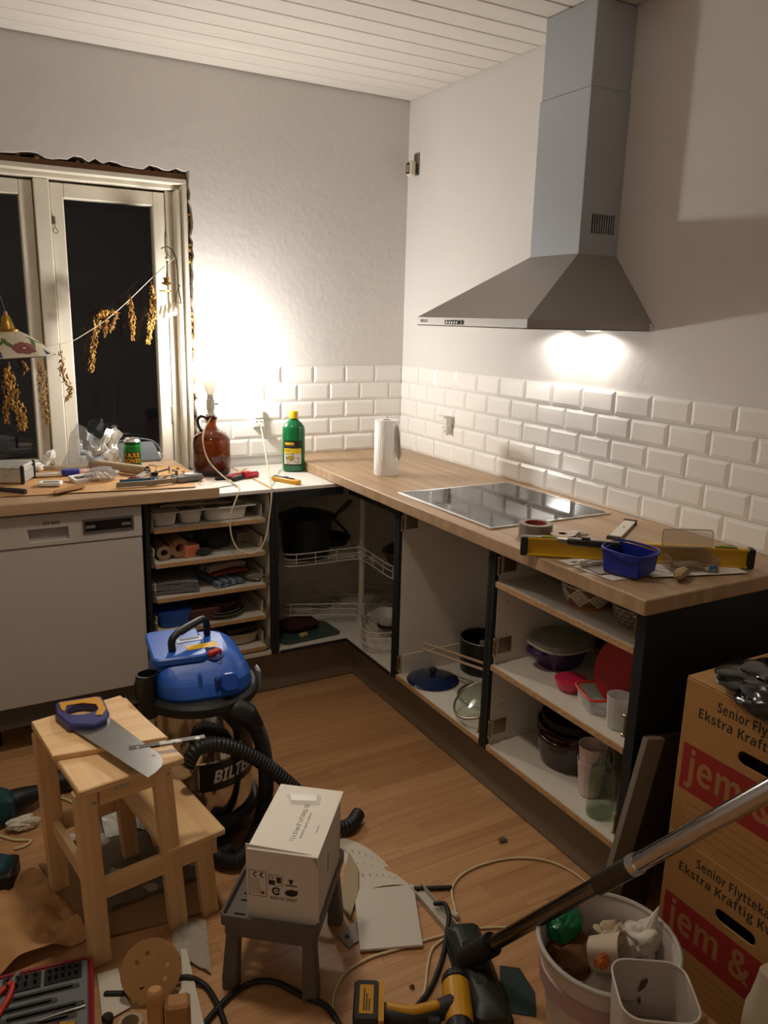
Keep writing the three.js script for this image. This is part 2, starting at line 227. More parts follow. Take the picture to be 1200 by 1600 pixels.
{ // window
  const w = sgroup('window_1'), P = MAT.winPaint, zf = -.1;
  const C0 = -1.512;                                     // middle of the post between the two casements
  const XR = -.995, XLw = 2 * C0 - XR;
  A(w, 'window_frame', J(Bm(XLw, XR, 1.982, 2.0, -.2, -.004, .002), Bm(-1.011, XR, .86, 1.982, -.2, -.004, .002), Bm(XLw, XLw + .016, .86, 1.982, -.2, -.004, .002),
    Bm(XLw, XR, 1.966, 1.983, -.2, -.06, .003), Bm(-1.03, -1.010, .86, 1.966, -.2, -.03, .006), Bm(-1.056, -1.029, .86, 1.965, -.2, -.09, .003), Bm(XLw + .015, XLw + .06, .86, 1.965, -.2, -.085, .003), Bm(XLw, XR, .84, .872, -.2, -.07, .003)), P);
  A(w, 'mullion', Bm(C0 - .027, C0 + .027, .86, 1.965, -.19, -.085, .003), P);
  const sash = (x0, x1, n) => { const g = new THREE.Group(); g.name = 'casement'; w.add(g); const y0 = .872, y1 = 1.957, f = .047, z0 = -.15, z1 = -.1;
    A(g, 'stile', Bm(x0, x0 + f, y0, y1, z0, z1, .003), P); A(g, 'stile', Bm(x1 - f, x1, y0, y1, z0, z1, .003), P); A(g, 'rail', Bm(x0 + f, x1 - f, y1 - .052, y1, z0, z1, .003), P); A(g, 'rail', Bm(x0 + f, x1 - f, y0, y0 + .05, z0, z1, .003), P);
    A(g, 'glass_pane', Bm(x0 + f - .004, x1 - f + .004, y0 + .046, y1 - .048, -.128, -.124, .0002), PH({ color: '#ffffff', roughness: .015, transmission: 1, thickness: 0, ior: 1.5 }));
    return g; };
  const rs = sash(C0 + .03, -1.058), ls = sash(XLw + .062, C0 - .03);
  const p = onZ(83, 345, -.098), hk = A(rs, 'catch_plate', Bm(p.x - .008, p.x + .008, p.y - .012, p.y + .016, -.1, -.094, .002), M('#7d735f', .4, .8));
  A(rs, 'catch_hook', TB([[p.x, p.y - .008, -.092], [p.x + .004, p.y - .02, -.088], [p.x - .003, p.y - .034, -.088], [p.x + .006, p.y - .046, -.088], [p.x + .013, p.y - .038, -.088], [p.x + .006, p.y - .027, -.088]], .0018, 30), M('#8f8874', .35, .8));
  A(w, 'hinge', CY(.005, .07, 10), M('#b0a993', .5, .4), [-1.056, 1.72, -.094]); A(w, 'hinge', CY(.005, .07, 10), M('#b0a993', .5, .4), [-1.056, 1.05, -.094]);
}

// =====================================================================
// LAMPS (each with its own light)
// =====================================================================
function lit(l, p) { l.position.set(...p); l.castShadow = true; l.shadow.mapSize.set(1024, 1024); l.shadow.bias = -.0005; scene.add(l); return l; }
{ const l = new THREE.PointLight(new THREE.Color().setRGB(...LAMP.color), LAMP.cd, 0, 2); l.shadow.radius = 1.8; l.name = 'jug_lamp_light'; lit(l, LAMP.pos); }
{ // room pendant behind the camera
  const l = new THREE.PointLight(new THREE.Color().setRGB(...ROOML.color), ROOML.cd, 0, 2); l.shadow.radius = 3; l.name = 'room_pendant_light'; lit(l, [-2.75, 1.95, 4.1]);
  const t = thing('pendant_globe', 'white glass globe pendant hanging by the wall behind the camera', 'lamp', [-2.75, 1.87, 4.1]);
  A(t, 'globe', new THREE.SphereGeometry(.08, 24, 16).translate(0, .08, 0), S({ color: '#e9e2d2', roughness: .5, emissive: new THREE.Color().setRGB(...ROOML.color), emissiveIntensity: 4 }));
  A(t, 'cord', CY(.003, CH - 1.87 - .155, 8), MAT.white, [0, .155, 0]);
}
{ // shaded ceiling lamp, just above what the camera sees
  const [x, y, z] = CEILL.pos, t = thing('ceiling_lamp', 'round shaded ceiling lamp over the open floor', 'lamp', [x, y, z]);
  A(t, 'shade', L([[.13, .005], [.135, 0], [.138, 0], [.12, .06], [.03, .066], [.03, CH - y - .002], [0, CH - y - .002], [0, .06], [.11, .055], [.13, .005]], 36), M('#cfc8bc', .5));
  A(t, 'diffuser', CY(.118, .004, 32), S({ color: '#f3ead8', roughness: .6, emissive: new THREE.Color().setRGB(...CEILL.color), emissiveIntensity: 3 }), [0, .012, 0]);
  const l = new THREE.SpotLight(new THREE.Color().setRGB(...CEILL.color), CEILL.cd, 0, 1.22, .85, 2); l.shadow.radius = 5.5; l.name = 'ceiling_lamp_light'; lit(l, [x, y - .006, z]); l.target.position.set(x, 0, z); scene.add(l.target);
}

// =====================================================================
// FITTED KITCHEN
// =====================================================================
const ZC = .495, XC = -.525;            // open cabinet fronts: left run (plane z) and right run (plane x)
const PX = -.46, PZ = .428;
const print = (parent, name, w, h, tex, p, r, opt) => A(parent, name, new THREE.PlaneGeometry(w, h), S({ map: tex, roughness: .6, transparent: true, ...(opt || {}) }), p, r);
{ // worktops
  const g = Bm(-2.6, -1.075, .862, WT, -.082, .572, .0025); const l = oneW('worktop', 'oak laminate worktop over the dishwasher running into the window recess', 'worktop', g, MAT.worktop);
  const g2 = Bm(-.588, -.004, .862, WT, .004, 2.09, .0025, true); oneW('worktop', 'long oak laminate worktop carrying the black glass hob', 'worktop', g2, MAT.worktop);
}
// plinths
oneW('plinth', 'taupe plinth board under the drawer and carousel cabinets', 'plinth', Bm(-1.36, PX, .004, .185, PZ - .016, PZ, .001), MAT.plinth);
oneW('plinth', 'long taupe plinth board under the pot and bowl cabinets', 'plinth', Bm(PX, PX + .016, .004, .185, PZ, 2.03, .001, true), MAT.plinth);
{ // dishwasher
  const t = thing('dishwasher', 'white dishwasher with dark display under the oak worktop', 'dishwasher', [-1.633, 0, 0]);
  const W = M('#bab4ab', .45), w = .58;
  A(t, 'body', Bm(-w / 2 + .01, w / 2 - .01, .1, .85, .03, .5, .003), M('#55524e', .6));
  A(t, 'door_panel', Bm(-w / 2, w / 2, .19, .742, .5, .535, .004), W);
  const hw = onZ(73, 815, .54), x0 = -w / 2, cp = EX([[x0, .745], [w / 2, .745], [w / 2, .852], [x0, .852]], .036, .002, [[[hw.x + 1.633 - .055, .762], [hw.x + 1.633 + .065, .762], [hw.x + 1.633 + .065, .803], [hw.x + 1.633 - .06, .803]]]);
  const c = A(t, 'control_panel', cp, W, [0, 0, .504]);
  A(c, 'handle_recess', Bm(hw.x + 1.633 - .064, hw.x + 1.633 + .069, .757, .808, .002, .012, .001), M('#a29a97', .5));
  const d = onZ(169, 812, .54); A(c, 'display_window', B(.16, .043, .003, .001, d.x + 1.633, .797, .0365), M('#141312', .15));
  A(c, 'display_frame', EX(rrect(.166, .049, .002, 2), .004, .0005, [rrect(.152, .035, .002, 2)]), M('#5a5048', .4), [d.x + 1.633, .797, .0365]);
  for (const s of [-.058, .058]) A(c, 'display_button', B(.03, .01, .003, .001, d.x + 1.633 + s, .795, .039), M('#6d6a66', .4));
  print(c, 'lettering', .075, .022, canvasTex(256, 76, (g) => { g.clearRect(0, 0, 256, 76); g.fillStyle = '#17130f'; g.font = 'italic bold 62px serif'; g.fillText('Gram', 40, 58); }), [hw.x + 1.633 + .012, .822, .0366]);
  for (const s of [-1, 1]) A(t, 'foot', CY(.02, .1, 12), MAT.black, [s * .22, 0, .4]);
}
// ---- drawer cabinet with the fronts off ----
const DX0 = -1.325, DX1 = -.839, SHELF = [.747, .617, .485, .358, .228];
{
  const t = thing('drawer_cabinet', 'dark open drawer cabinet with five pulled-front wooden trays beside the dishwasher', 'cabinet', [(DX0 + DX1) / 2, 0, .25]);
  const o = [-(DX0 + DX1) / 2, 0, -.25], m = (n, g, mt, pr = t) => A(pr, n, g.translate(...o), mt);
  m('side_panel', J(Bm(DX0, DX0 + .016, .19, .846, .015, ZC, .001)), MAT.dark); m('side_panel', Bm(DX1 - .016, DX1, .19, .846, .015, ZC, .001), MAT.dark);
  m('side_lining', Bm(DX0 + .016, DX0 + .018, .2, .84, .02, ZC - .014, .0005), MAT.melamine); m('side_lining', Bm(DX1 - .018, DX1 - .016, .2, .84, .02, ZC - .014, .0005), MAT.melamine);
  m('back_panel', Bm(DX0 + .018, DX1 - .018, .2, .84, .018, .024, .0005), MAT.melamine);
  m('bottom_panel', Bm(DX0 + .016, DX1 - .016, .19, .206, .024, ZC - .001, .001), MAT.melamine);
  m('top_panel', Bm(DX0 + .02, DX1 - .001, .847, .8605, .012, ZC, .001), MAT.white); m('top_edge_strip', Bm(DX1 - .014, DX1 - .001, .8605, .8612, .012, ZC, .0002), MAT.chip);
  for (const y of SHELF) {
    const tr = m('drawer_tray', Bm(DX0 + .034, DX1 - .034, y - .014, y, .03, ZC - .008, .001), MAT.melamine);
    A(tr, 'front_edge', Bm(DX0 + .034, DX1 - .034, y - .015, y + .001, ZC - .008, ZC - .004, .0008).translate(...o), MAT.chip);
    for (const s of [0, 1]) { const x0 = s ? DX1 - .034 : DX0 + .02, x1 = s ? DX1 - .02 : DX0 + .034;
      A(tr, 'runner', Bm(x0, x1, y - .012, y + .012, .04, ZC - .01, .002).translate(...o), M('#8c8577', .4, .6));
      A(tr, 'front_clip', Bm(x0 + .002, x1 - .002, y + .004, y + .04, ZC - .03, ZC - .003, .003).translate(...o), M('#9a8f7c', .4, .7));
      A(tr, 'tray_side', Bm(s ? x0 - .006 : x1, s ? x0 : x1 + .006, y, y + .05, .04, ZC - .04, .001).translate(...o), M('#b9ad98', .5)); }
  }
}
// ---- corner carousel cabinet ----
{
  const t = thing('corner_cabinet', 'dark corner cabinet with open front and wire carousel', 'cabinet', [-.42, 0, .45]);
  const o = [.42, 0, -.45], m = (n, g, mt, pr = t) => A(pr, n, g.translate(...o), mt);
  m('side_panel', Bm(-.838, -.822, .19, .846, .015, ZC, .001), MAT.dark); m('side_lining', Bm(-.822, -.82, .2, .84, .02, ZC - .014, .0005), MAT.melamine);
  m('side_panel', Bm(XC, -.015, .19, .846, .866, .882, .001), MAT.dark); m('side_lining', Bm(XC + .014, -.02, .2, .84, .864, .866, .0005), MAT.melamine);
  m('back_panel', Bm(-.82, -.02, .2, .84, .016, .022, .0005), MAT.melamine); m('back_panel', Bm(-.022, -.016, .2, .84, .022, .864, .0005), MAT.melamine);
  const Ls = [[-.822, 0], [-.822, -ZC], [XC, -ZC], [XC, -.866], [-.022, -.866], [-.022, 0]];
  m('bottom_panel', EXY(Ls, .016, .001).translate(0, .19, 0), MAT.melamine);
  m('bottom_edge', Bm(-.82, XC, .188, .2, ZC, ZC + .003, .0005), MAT.dark); m('bottom_edge', Bm(XC - .003, XC, .188, .2, ZC + .003, .866, .0005), MAT.dark);
  m('top_panel', EXY([[-.838, -.012], [-.838, -ZC], [XC - .01, -ZC], [XC - .01, -.75], [-.58, -.75], [-.03, -.75], [-.03, -.012]].filter((p, i) => i !== 4), .0135, .001, [circ(.024, 18, -.565, -.455, .008)]).translate(0, .847, 0), MAT.white);
  m('top_rail', Bm(-.82, XC - .02, .815, .846, ZC - .016, ZC - .002, .001), MAT.dark);
  m('top_rail', Bm(XC + .002, XC + .016, .815, .846, ZC, .866, .001), MAT.dark);
  const wire = M('#c8c2b4', .35), cx = -.40, cz = .385;
  m('post', J(CY(.0125, .62, 16).translate(cx, .206, cz), L([[.028, 0], [.026, .02], [.014, .07]], 16).translate(cx, .206, cz)), M('#bdb6a6', .4));
  const basket = (y, rot, R) => { // three-quarter round wire basket with a square notch
    const g = new THREE.Group(); g.name = 'wire_basket'; g.position.set(cx + o[0], y, cz + o[2]); g.rotation.y = rot; t.add(g);
    const N = 30, n0 = .075, pts = []; for (let i = 0; i <= N; i++) { const a = .16 + i / N * (1.5 * Math.PI - .32); pts.push([R * Math.cos(a), 0, -R * Math.sin(a)]); }
    const out = [[.02, 0, .02], [n0, 0, .012], [R * .9, 0, .012], [R * .985, 0, -.02], ...pts, [-.02 + .006, 0, R * .985], [-.012 + .02, 0, R * .9], [.012, 0, n0]];
    for (const h of [0, .028, .05]) A(g, 'rim_wire', TB(out.map(p => [p[0], h, p[2]]), h === .028 ? .0018 : .0026, 110, 6, true), wire);
    const wires = []; for (let k = 0; k < 22; k++) { const a = .12 + k / 21 * (1.5 * Math.PI - .24); wires.push(seg3([.03 * Math.cos(a), 0, -.03 * Math.sin(a)], [R * Math.cos(a), 0, -R * Math.sin(a)], .0014, 5)); }
    for (const q of [.4, .72]) wires.push(TB(pts.map(p => [p[0] * q, -.002, p[2] * q]), .0016, 60, 5));
    A(g, 'floor_wires', J(wires), wire).userData.kind = 'stuff';
    const posts = []; for (let k = 0; k < 12; k++) { const a = .2 + k / 11 * (1.5 * Math.PI - .4); posts.push(seg3([R * Math.cos(a), 0, -R * Math.sin(a)], [R * Math.cos(a), .05, -R * Math.sin(a)], .0018, 5)); }
    for (const q of [.35, .62, .86]) posts.push(seg3([R * q, 0, .012], [R * q, .05, .012], .002, 5), seg3([.012, 0, R * q], [.012, .05, R * q], .002, 5));
    posts.forEach(p => A(g, 'rim_post', p, wire)); A(g, 'hub', CY(.022, .05, 14), M('#bdb6a6', .4)); };
  basket(.505, -Math.PI / 2 - .03, .352); basket(.25, -Math.PI / 2 - .41, .352);
}
// ---- pot cabinet and bowl cabinet (right run) ----
function sideUnit(name, label, z0, z1, shelves, opt) {
  const t = thing(name, label, 'cabinet', [XC / 2, 0, (z0 + z1) / 2]), o = [-XC / 2, 0, -(z0 + z1) / 2], m = (n, g, mt, pr = t) => A(pr, n, g.translate(...o), mt), D = MAT.dark, W = MAT.melamine;
  for (const s of [0, 1]) { const a = s ? z1 - .016 : z0, b = s ? z1 : z0 + .016; const e = s && opt.end;
    m('side_panel', Bm(XC, -.015, .19, .846, a, e ? b + .014 : b, .001), D); m('side_lining', s ? Bm(XC + .014, -.02, .206, .84, a - .002, a, .0005) : Bm(XC + .014, -.02, .206, .84, b, b + .002, .0005), W); }
  m('back_panel', Bm(-.022, -.016, .206, .84, z0 + .018, z1 - .018, .0005), W);
  m('top_rail', Bm(XC + .02, XC + .1, .83, .846, z0 + .018, z1 - .018, .001), W);
  for (const y of shelves) { const sh = m(y === shelves[0] ? 'bottom_panel' : 'shelf', Bm(XC + .006, -.023, y - .016, y, z0 + .0185, z1 - .0185, .001), W); A(sh, 'front_edge', Bm(XC + .001, XC + .006, y - .017, y + .0005, z0 + .0185, z1 - .0185, .0008).translate(...o), MAT.chip); }
  const hole = (y, x, z) => [[0, 0], [.02, .001]].map(([d]) => xf(CY(.0022, .0008, 8, .0002), [x, y - d * 1.3, z], [-Math.PI / 2, 0, 0]));
  const hs = []; for (const y of [.70, .57, .36]) for (const x of [-.47, -.27, -.09]) hs.push(...hole(y, x, z1 - .0186), ...hole(y, x, z0 + .0186)); A(t, 'shelf_pin_holes', J(hs).translate(...o), MAT.black).userData.kind = 'stuff';
  const plate = M('#8f7f62', .35, .8);
  for (const y of opt.hinges) for (const s of [0, 1]) { const z = s ? z1 - .018 : z0 + .018, d = s ? -1 : 1, h = A(t, 'hinge', J(B(.05, .05, .004, .002, XC + .05, y, z + d * .003), B(.012, .06, .008, .002, XC + .009, y, z + d * .005)).translate(...o), plate); for (const q of [-.026, .026]) A(h, 'screw', xf(CY(.0045, .006, 8), [XC + .008, y + q, z + d * .009], [0, 0, Math.PI / 2]).translate(...o), M('#c9b98f', .25, .9)); }
  return [t, m];
}
{
  const [t, m] = sideUnit('pot_cabinet', 'white-lined open cabinet under the hob holding pot lids', .884, 1.446, [.208], { hinges: [.255, .79] });
  const rod = M('#b59b80', .5); for (const k of [0, 1]) m('drawer_rail', seg3([-.435 - k * .012, .335 - k * .018, .945 + k * .004], [-.253 - k * .012, .335 - k * .018, 1.424], .005, 10), rod);
  m('low_back_board', Bm(-.05, -.04, .208, .29, .905, 1.42, .001), MAT.melamine); m('low_side_board', Bm(-.5, -.05, .208, .285, .906, .914, .001), MAT.melamine);
  for (const y of [.5, .52]) m('back_seam', Bm(-.0232, -.0222, y, y + .003, .905, 1.425, .0002), M('#8f8470', .8));
}
sideUnit('bowl_cabinet', 'open end cabinet with three chipboard-edged shelves of bowls', 1.448, 2.03, [.208, .478, .745], { hinges: [.262, .535, .795], end: true });
{ // hood
  const y0 = 1.478, t = thing('extractor_hood', 'stainless steel chimney extractor hood over the hob', 'extractor hood', [0, y0, 1.196]);
  const zc = 0, hw = .289, d = .483, cw = .115, cd = .16, lip = .026, hc = .227;
  const q = [[-.001, 0, -hw], [-d, 0, -hw], [-d, 0, hw], [-.001, 0, hw]], a = q.map(p => [p[0], lip, p[2]]), b = [[-.001, hc, -cw], [-cd, hc, -cw], [-cd, hc, cw], [-.001, hc, cw]];
  const F = []; for (let i = 0; i < 4; i++) { const j = (i + 1) % 4; F.push([q[j], q[i], a[i], a[j]], [a[j], a[i], b[i], b[j]]); }
  F.forEach(f => f.reverse()); F.push([...b].reverse());
  const can = A(t, 'canopy', solid(F.map(f => f.slice().reverse())), PH({ color: '#a5a29d', metalness: .55, roughness: .45, anisotropy: .3 }));
  A(t, 'underside', J(Bm(-d + .004, -.004, .008, .014, -hw + .004, hw - .004, .001)), MAT.steelDull);
  const fr = A(t, 'bottom_rim', EXY([[-d, -hw], [-.001, -hw], [-.001, hw], [-d, hw]], .004, .001, [[[-d + .02, -hw + .02], [-d + .02, hw - .02], [-.02, hw - .02], [-.02, -hw + .02]]]), MAT.chrome, [0, -.001, 0]);
  for (const s of [-1, 1]) { const ft = A(t, 'grease_filter', Bm(-.40, -.19, .001, .008, s > 0 ? .005 : -.265, s > 0 ? .265 : -.005, .002), MAT.steelDull); for (let k = 0; k < 9; k++) A(ft, 'filter_slat', Bm(-.39 + k * .023, -.378 + k * .023, -.002, .001, s > 0 ? .012 : -.258, s > 0 ? .258 : -.012, .0005), MAT.steel); }
  { const sm = PH({ color: '#b3b9c1', metalness: .3, roughness: .42, anisotropy: .3 }), slots = Array.from({ length: 10 }, (_, k) => rrect(.0068, .058, .002, 2, -.112 + k * .0098, .318 - hc)); // folded sheet with real vent slots
    A(t, 'chimney_sleeve', Bm(-cd, -cd + .0015, hc, hc + .47, -cw, cw, .0004), sm); A(t, 'sleeve_side', Bm(-cd + .0015, -.001, hc, hc + .47, -cw, -cw + .0015, .0004), sm); A(t, 'vented_side', EX([[-cd + .0015, 0], [-.001, 0], [-.001, .47], [-cd + .0015, .47]], .0015, .0002, slots), sm, [0, hc, cw - .0015]); }
  A(t, 'chimney_top', Bm(-cd + .003, -.001, hc + .47, CH - y0 - .002, -cw + .003, cw - .003, .002), PH({ color: '#b3b9c1', metalness: .3, roughness: .42, anisotropy: .3 }));
  print(t, 'lettering', .05, .016, canvasTex(256, 80, g => { g.clearRect(0, 0, 256, 80); g.fillStyle = '#3a3550'; g.font = 'bold 66px sans-serif'; g.fillText('WESCO', 6, 64); }), [-d - .0006, .014, -.245], [0, -Math.PI / 2, 0]);
  const bx = A(t, 'button_strip', B(.004, .013, .10, .001, -d - .001, .012, -.07), M('#24201c', .4)); for (let k = 0; k < 5; k++) A(bx, 'push_button', xf(CY(.0045, .006, 12), [-d - .002, .011, -.098 + k * .0135], [0, 0, Math.PI / 2]), M('#d8d6d0', .25, .7));
  A(t, 'wall_corner_clip', B(.012, .022, .01, .002, -.006, .012, hw + .004), M('#d5d2cb', .4));
  for (const s of [-1, 1]) { const lp = A(t, 'lamp', L([[0, .006], [.03, .006], [.032, .003], [.03, 0], [.022, .001], [0, .0015]], 24), MAT.chrome, [-.045, -.004, s * .085]);
    A(lp, 'lamp_lens', CY(.021, .002, 20, .0005), S({ color: '#fff3dd', roughness: .4, emissive: new THREE.Color().setRGB(...HOODL.color), emissiveIntensity: 8 }), [0, -.0015, 0]);
    const l = new THREE.SpotLight(new THREE.Color().setRGB(...HOODL.color), HOODL.cd, 0, 1.5, .25, 2); l.shadow.radius = .8; l.name = 'hood_spot'; lit(l, [-.045, y0 - .009, 1.196 + s * .085]); l.target.position.set(-.045, 0, 1.196 + s * .085); scene.add(l.target); }
}
{ // hob
  const x0 = -.538, x1 = -.056, z0 = .906, z1 = 1.447, t = thing('ceramic_hob', 'black ceramic glass hob with steel frame set in the worktop', 'hob', [(x0 + x1) / 2, WT, (z0 + z1) / 2]), w = x1 - x0, d = z1 - z0;
  A(t, 'frame', EXY([[-w / 2, -d / 2], [w / 2, -d / 2], [w / 2, d / 2], [-w / 2, d / 2]], .0055, .0015, [[[-w / 2 + .011, -d / 2 + .011], [-w / 2 + .011, d / 2 - .011], [w / 2 - .011, d / 2 - .011], [w / 2 - .011, -d / 2 + .011]]]), MAT.chrome, [0, .0002, 0]);
  A(t, 'glass_plate', B(w - .02, .004, d - .02, .001, 0, .0026, 0), PH({ color: '#141313', roughness: .06, ior: 1.33 }));
  for (const [x, z, r] of [[.1, -.13, .075], [.11, .14, .092], [-.12, -.13, .088], [-.11, .13, .07]]) for (const rr of [r, r - .018]) A(t, 'cooking_zone_ring', L([[rr - .0012, 0], [rr, .0002], [rr, 0]], 48), M('#6c6864', .4), [x, .0046, z]);
  print(t, 'touch_controls', .2, .03, canvasTex(256, 40, g => { g.clearRect(0, 0, 256, 40); g.strokeStyle = '#8a8884'; g.lineWidth = 3; for (let i = 0; i < 6; i++) { g.beginPath(); g.arc(22 + i * 42, 20, 9, 0, 7); g.stroke(); } }), [-.205, .0049, .0], [-Math.PI / 2, 0, Math.PI / 2]);
}
{ // sockets
  const W = M('#e0dcd4', .35), mk = (label, p, ry) => { const t = thing('wall_socket', label, 'socket', p, ry); A(t, 'back_box', B(.05, .075, .016, .004, 0, .0375, .012), W); A(t, 'cover', B(.046, .034, .006, .003, 0, .02, .022), W); A(t, 'switch', B(.04, .028, .007, .003, 0, .055, .022), W);
    for (const [x, y] of [[-.009, .027], [.009, .027], [0, .012]]) A(t, 'pin_hole', xf(CY(.0028, .002, 10, .0003), [x, y, .0245], [Math.PI / 2, 0, 0]), M('#1a1816', .7)); return t; };
  mk('white wall socket with the jug lamp plug in it', [-.722, 1.026, .004], 0);
  const q = onX(704, 663, 0); const s = mk('white wall socket on the tiles beside the hob with a hanging flap', [-.004, q.y - .04, q.z], -Math.PI / 2);
  A(s, 'open_flap', B(.05, .004, .03, .001, 0, .077, .035), W, null, null); A(s, 'flap_edge', B(.006, .078, .012, .002, .024, .036, .03), W);
}
{ // thermostat like sensor high in the corner
  const q = onX(652, 262, 0), t = thing('wall_sensor', 'small white sensor on a grey plate high in the corner', 'sensor', [-.001, q.y - .04, Math.max(q.z, .07)], -Math.PI / 2);
  A(t, 'mounting_plate', B(.038, .09, .006, .002, 0, .052, .003), M('#7f7768', .6)); const h = A(t, 'head', B(.04, .062, .03, .006, -.008, .034, .026), M('#d9d0bf', .45)); A(h, 'lens_frame', EX(rrect(.028, .045, .002, 2), .002, .0004, [rrect(.016, .024, .002, 2)]), M('#3b3327', .5), [-.008, .034, .0405]); A(h, 'lens', B(.012, .016, .003, .001, -.008, .034, .041), M('#9c9282', .3)); A(t, 'cable_slot', B(.004, .045, .004, .001, .017, .03, .008), MAT.black);
}

// =====================================================================
// ON THE WHITE CABINET TOPS
// =====================================================================
const yawOf = (a, b) => Math.atan2(-(b.z - a.z), b.x - a.x), mid = (a, b) => a.clone().add(b).multiplyScalar(.5), lenOf = (a, b) => a.distanceTo(b);
const YB = .8606;
{ // lamp made from an amber jug
  const t = thing('jug_lamp', 'table lamp made of an amber glass jug with a bare lit bulb', 'lamp', [-.964, YB, .13]);
  const amber = PH({ color: '#a96c30', roughness: .06, transmission: 1, thickness: 0, ior: 1.5 });
  A(t, 'jug', L([[0, 0], [.055, 0], [.068, .004], [.074, .016], [.075, .132], [.072, .15], [.06, .168], [.04, .18], [.026, .19], [.0205, .2], [.0205, .238]], 40), amber);
  A(t, 'jug_bottom', L([[0, .005], [.06, .005], [.069, .018], [.069, .028], [0, .03]], 36), PH({ color: '#8a3d12', roughness: .3, transmission: .7, thickness: 0 }));
  A(t, 'neck_ring', L([[.0205, .222], [.026, .224], [.026, .236], [.0205, .24]], 24), amber);
  A(t, 'jug_handle', TB([[-.02, .232, 0], [-.04, .236, 0], [-.052, .222, 0], [-.05, .2, 0], [-.04, .178, 0]], .0058, 24, 8), M('#2a1206', .25), null, [0, -.35, 0]);
  A(t, 'socket', L([[0, .236], [.02, .236], [.02, .245], [.0135, .25], [.0135, .262], [.0165, .264], [.0165, .305], [.013, .308], [.012, .326], [0, .326]], 20), M('#d9d5cc', .4));
  A(t, 'socket_switch', xf(CY(.0035, .014, 8), [.016, .285, .006], [0, 0, -Math.PI / 2]), MAT.black);
  const hs = []; for (let k = 0; k < 14; k++) { const a = k / 14 * 2 * Math.PI; hs.push(xf(B(.003, .055, .008, .001), [Math.cos(a) * .0235, .352, Math.sin(a) * .0235], [0, -a + Math.PI / 2, 0]).translate(0, 0, 0)); }
  const cone = A(t, 'bulb_base', L([[0, .322], [.014, .324], [.018, .338], [.027, .362], [.0345, .378], [.036, .382], [.033, .383], [0, .378]], 28), PH({ color: '#f0ece2', roughness: .7, transmission: .03, thickness: 0 }));
  A(t, 'bulb', L([[0, .376], [.0325, .379], [.0335, .386], [.031, .398], [.024, .41], [.012, .418], [0, .42]], 28, 2), S({ color: '#fff4e2', roughness: .6, emissive: new THREE.Color().setRGB(...LAMP.color), emissiveIntensity: 22 }));
  const W = (q) => [q.x + .964, q.y - YB, q.z - .13];
  const cp = [[-.952, YB + .25, .135], onZ(319, 672, .19), onZ(317, 692, .215), onZ(326, 720, .22), onZ(346, 742, .25), onZ(366, 756, .38), onZ(374, 764, .47), onZ(368, 782, .512), onZ(360, 805, .52), onZ(362, 838, .52), onZ(372, 858, .52), onZ(389, 865, .52), onZ(406, 858, .52), onZ(416, 836, .52), onZ(421, 805, .515), onZ(424, 775, .505), onZ(422, 752, .43), onZ(417, 722, .28), onZ(412, 690, .12), onZ(408, 668, .05)];
  A(t, 'cord', TB(cp.map(q => Array.isArray(q) ? [q[0] + .964, q[1] - YB, q[2] - .13] : W(q)), .0032, 160, 7), M('#d3c3a0', .5));
  const pl = onZ(405, 664, .03); A(t, 'plug', J(B(.034, .02, .026, .006, 0, 0, .008), xf(CY(.006, .02, 10), [.004, -.004, .02], [1.2, 0, 0])).translate(...W(pl)), M('#bfb8aa', .45));
}
{ // green cleaner bottle
  const b = onY(459, 736, YB), t = thing('cleaner_bottle', 'green plastic bottle with yellow cap and black and yellow label', 'bottle', [b.x, YB, b.z], -.38);
  const sc = g => g.scale(1, 1, .62);
  A(t, 'bottle_body', sc(L([[0, 0], [.038, 0], [.0455, .006], [.047, .016], [.047, .178], [.044, .19], [.034, .204], [.021, .216], [.0175, .22], [.0175, .226], [0, .226]], 36, .4)), PH({ color: '#147a42', roughness: .18, transmission: .35, thickness: 0, clearcoat: .4 }));
  A(t, 'cap', L([[0, .224], [.0185, .224], [.0185, .25], [.017, .254], [0, .255]], 24), M('#d8b21c', .4));
  const lab = canvasTex(256, 384, (g, w, h) => { g.fillStyle = '#15130f'; g.fillRect(0, 0, w, h); g.fillStyle = '#d2b21e'; g.beginPath(); g.roundRect ? g.roundRect(14, 26, 130, 40, 16) : g.rect(14, 26, 130, 40); g.fill(); g.fillStyle = '#8a867c'; g.font = '18px sans-serif'; glyphs(g, 16, 80, 150, 12, 16, 3); g.fillStyle = '#d2b21e'; g.fillRect(0, 118, 240, 90); g.fillStyle = '#cfc9c2'; g.fillRect(0, 200, 240, 160); g.fillStyle = '#2b230f'; glyphs(g, 14, 142, 84, 24, 5, 2);
    g.strokeStyle = '#2f2a30'; g.lineWidth = 7; g.strokeRect(34, 206, 100, 70); g.fillStyle = '#9a8a2c'; g.beginPath(); g.ellipse(96, 268, 46, 42, 0, 0, 7); g.fill(); g.beginPath(); g.moveTo(40, 250); g.lineTo(60, 345); g.lineTo(120, 300); g.lineTo(190, 345); g.moveTo(130, 270); g.lineTo(200, 262); g.lineTo(196, 350); g.stroke(); });
  A(t, 'label', sheet(16, 2, (u, v) => { const a = mix(2.55, .75, u); return [Math.cos(a) * .0478, .028 + (1 - v) * .105, Math.sin(a) * .0478 * .62 + .0004]; }, .0003, true), S({ map: lab, roughness: .45 }));
}
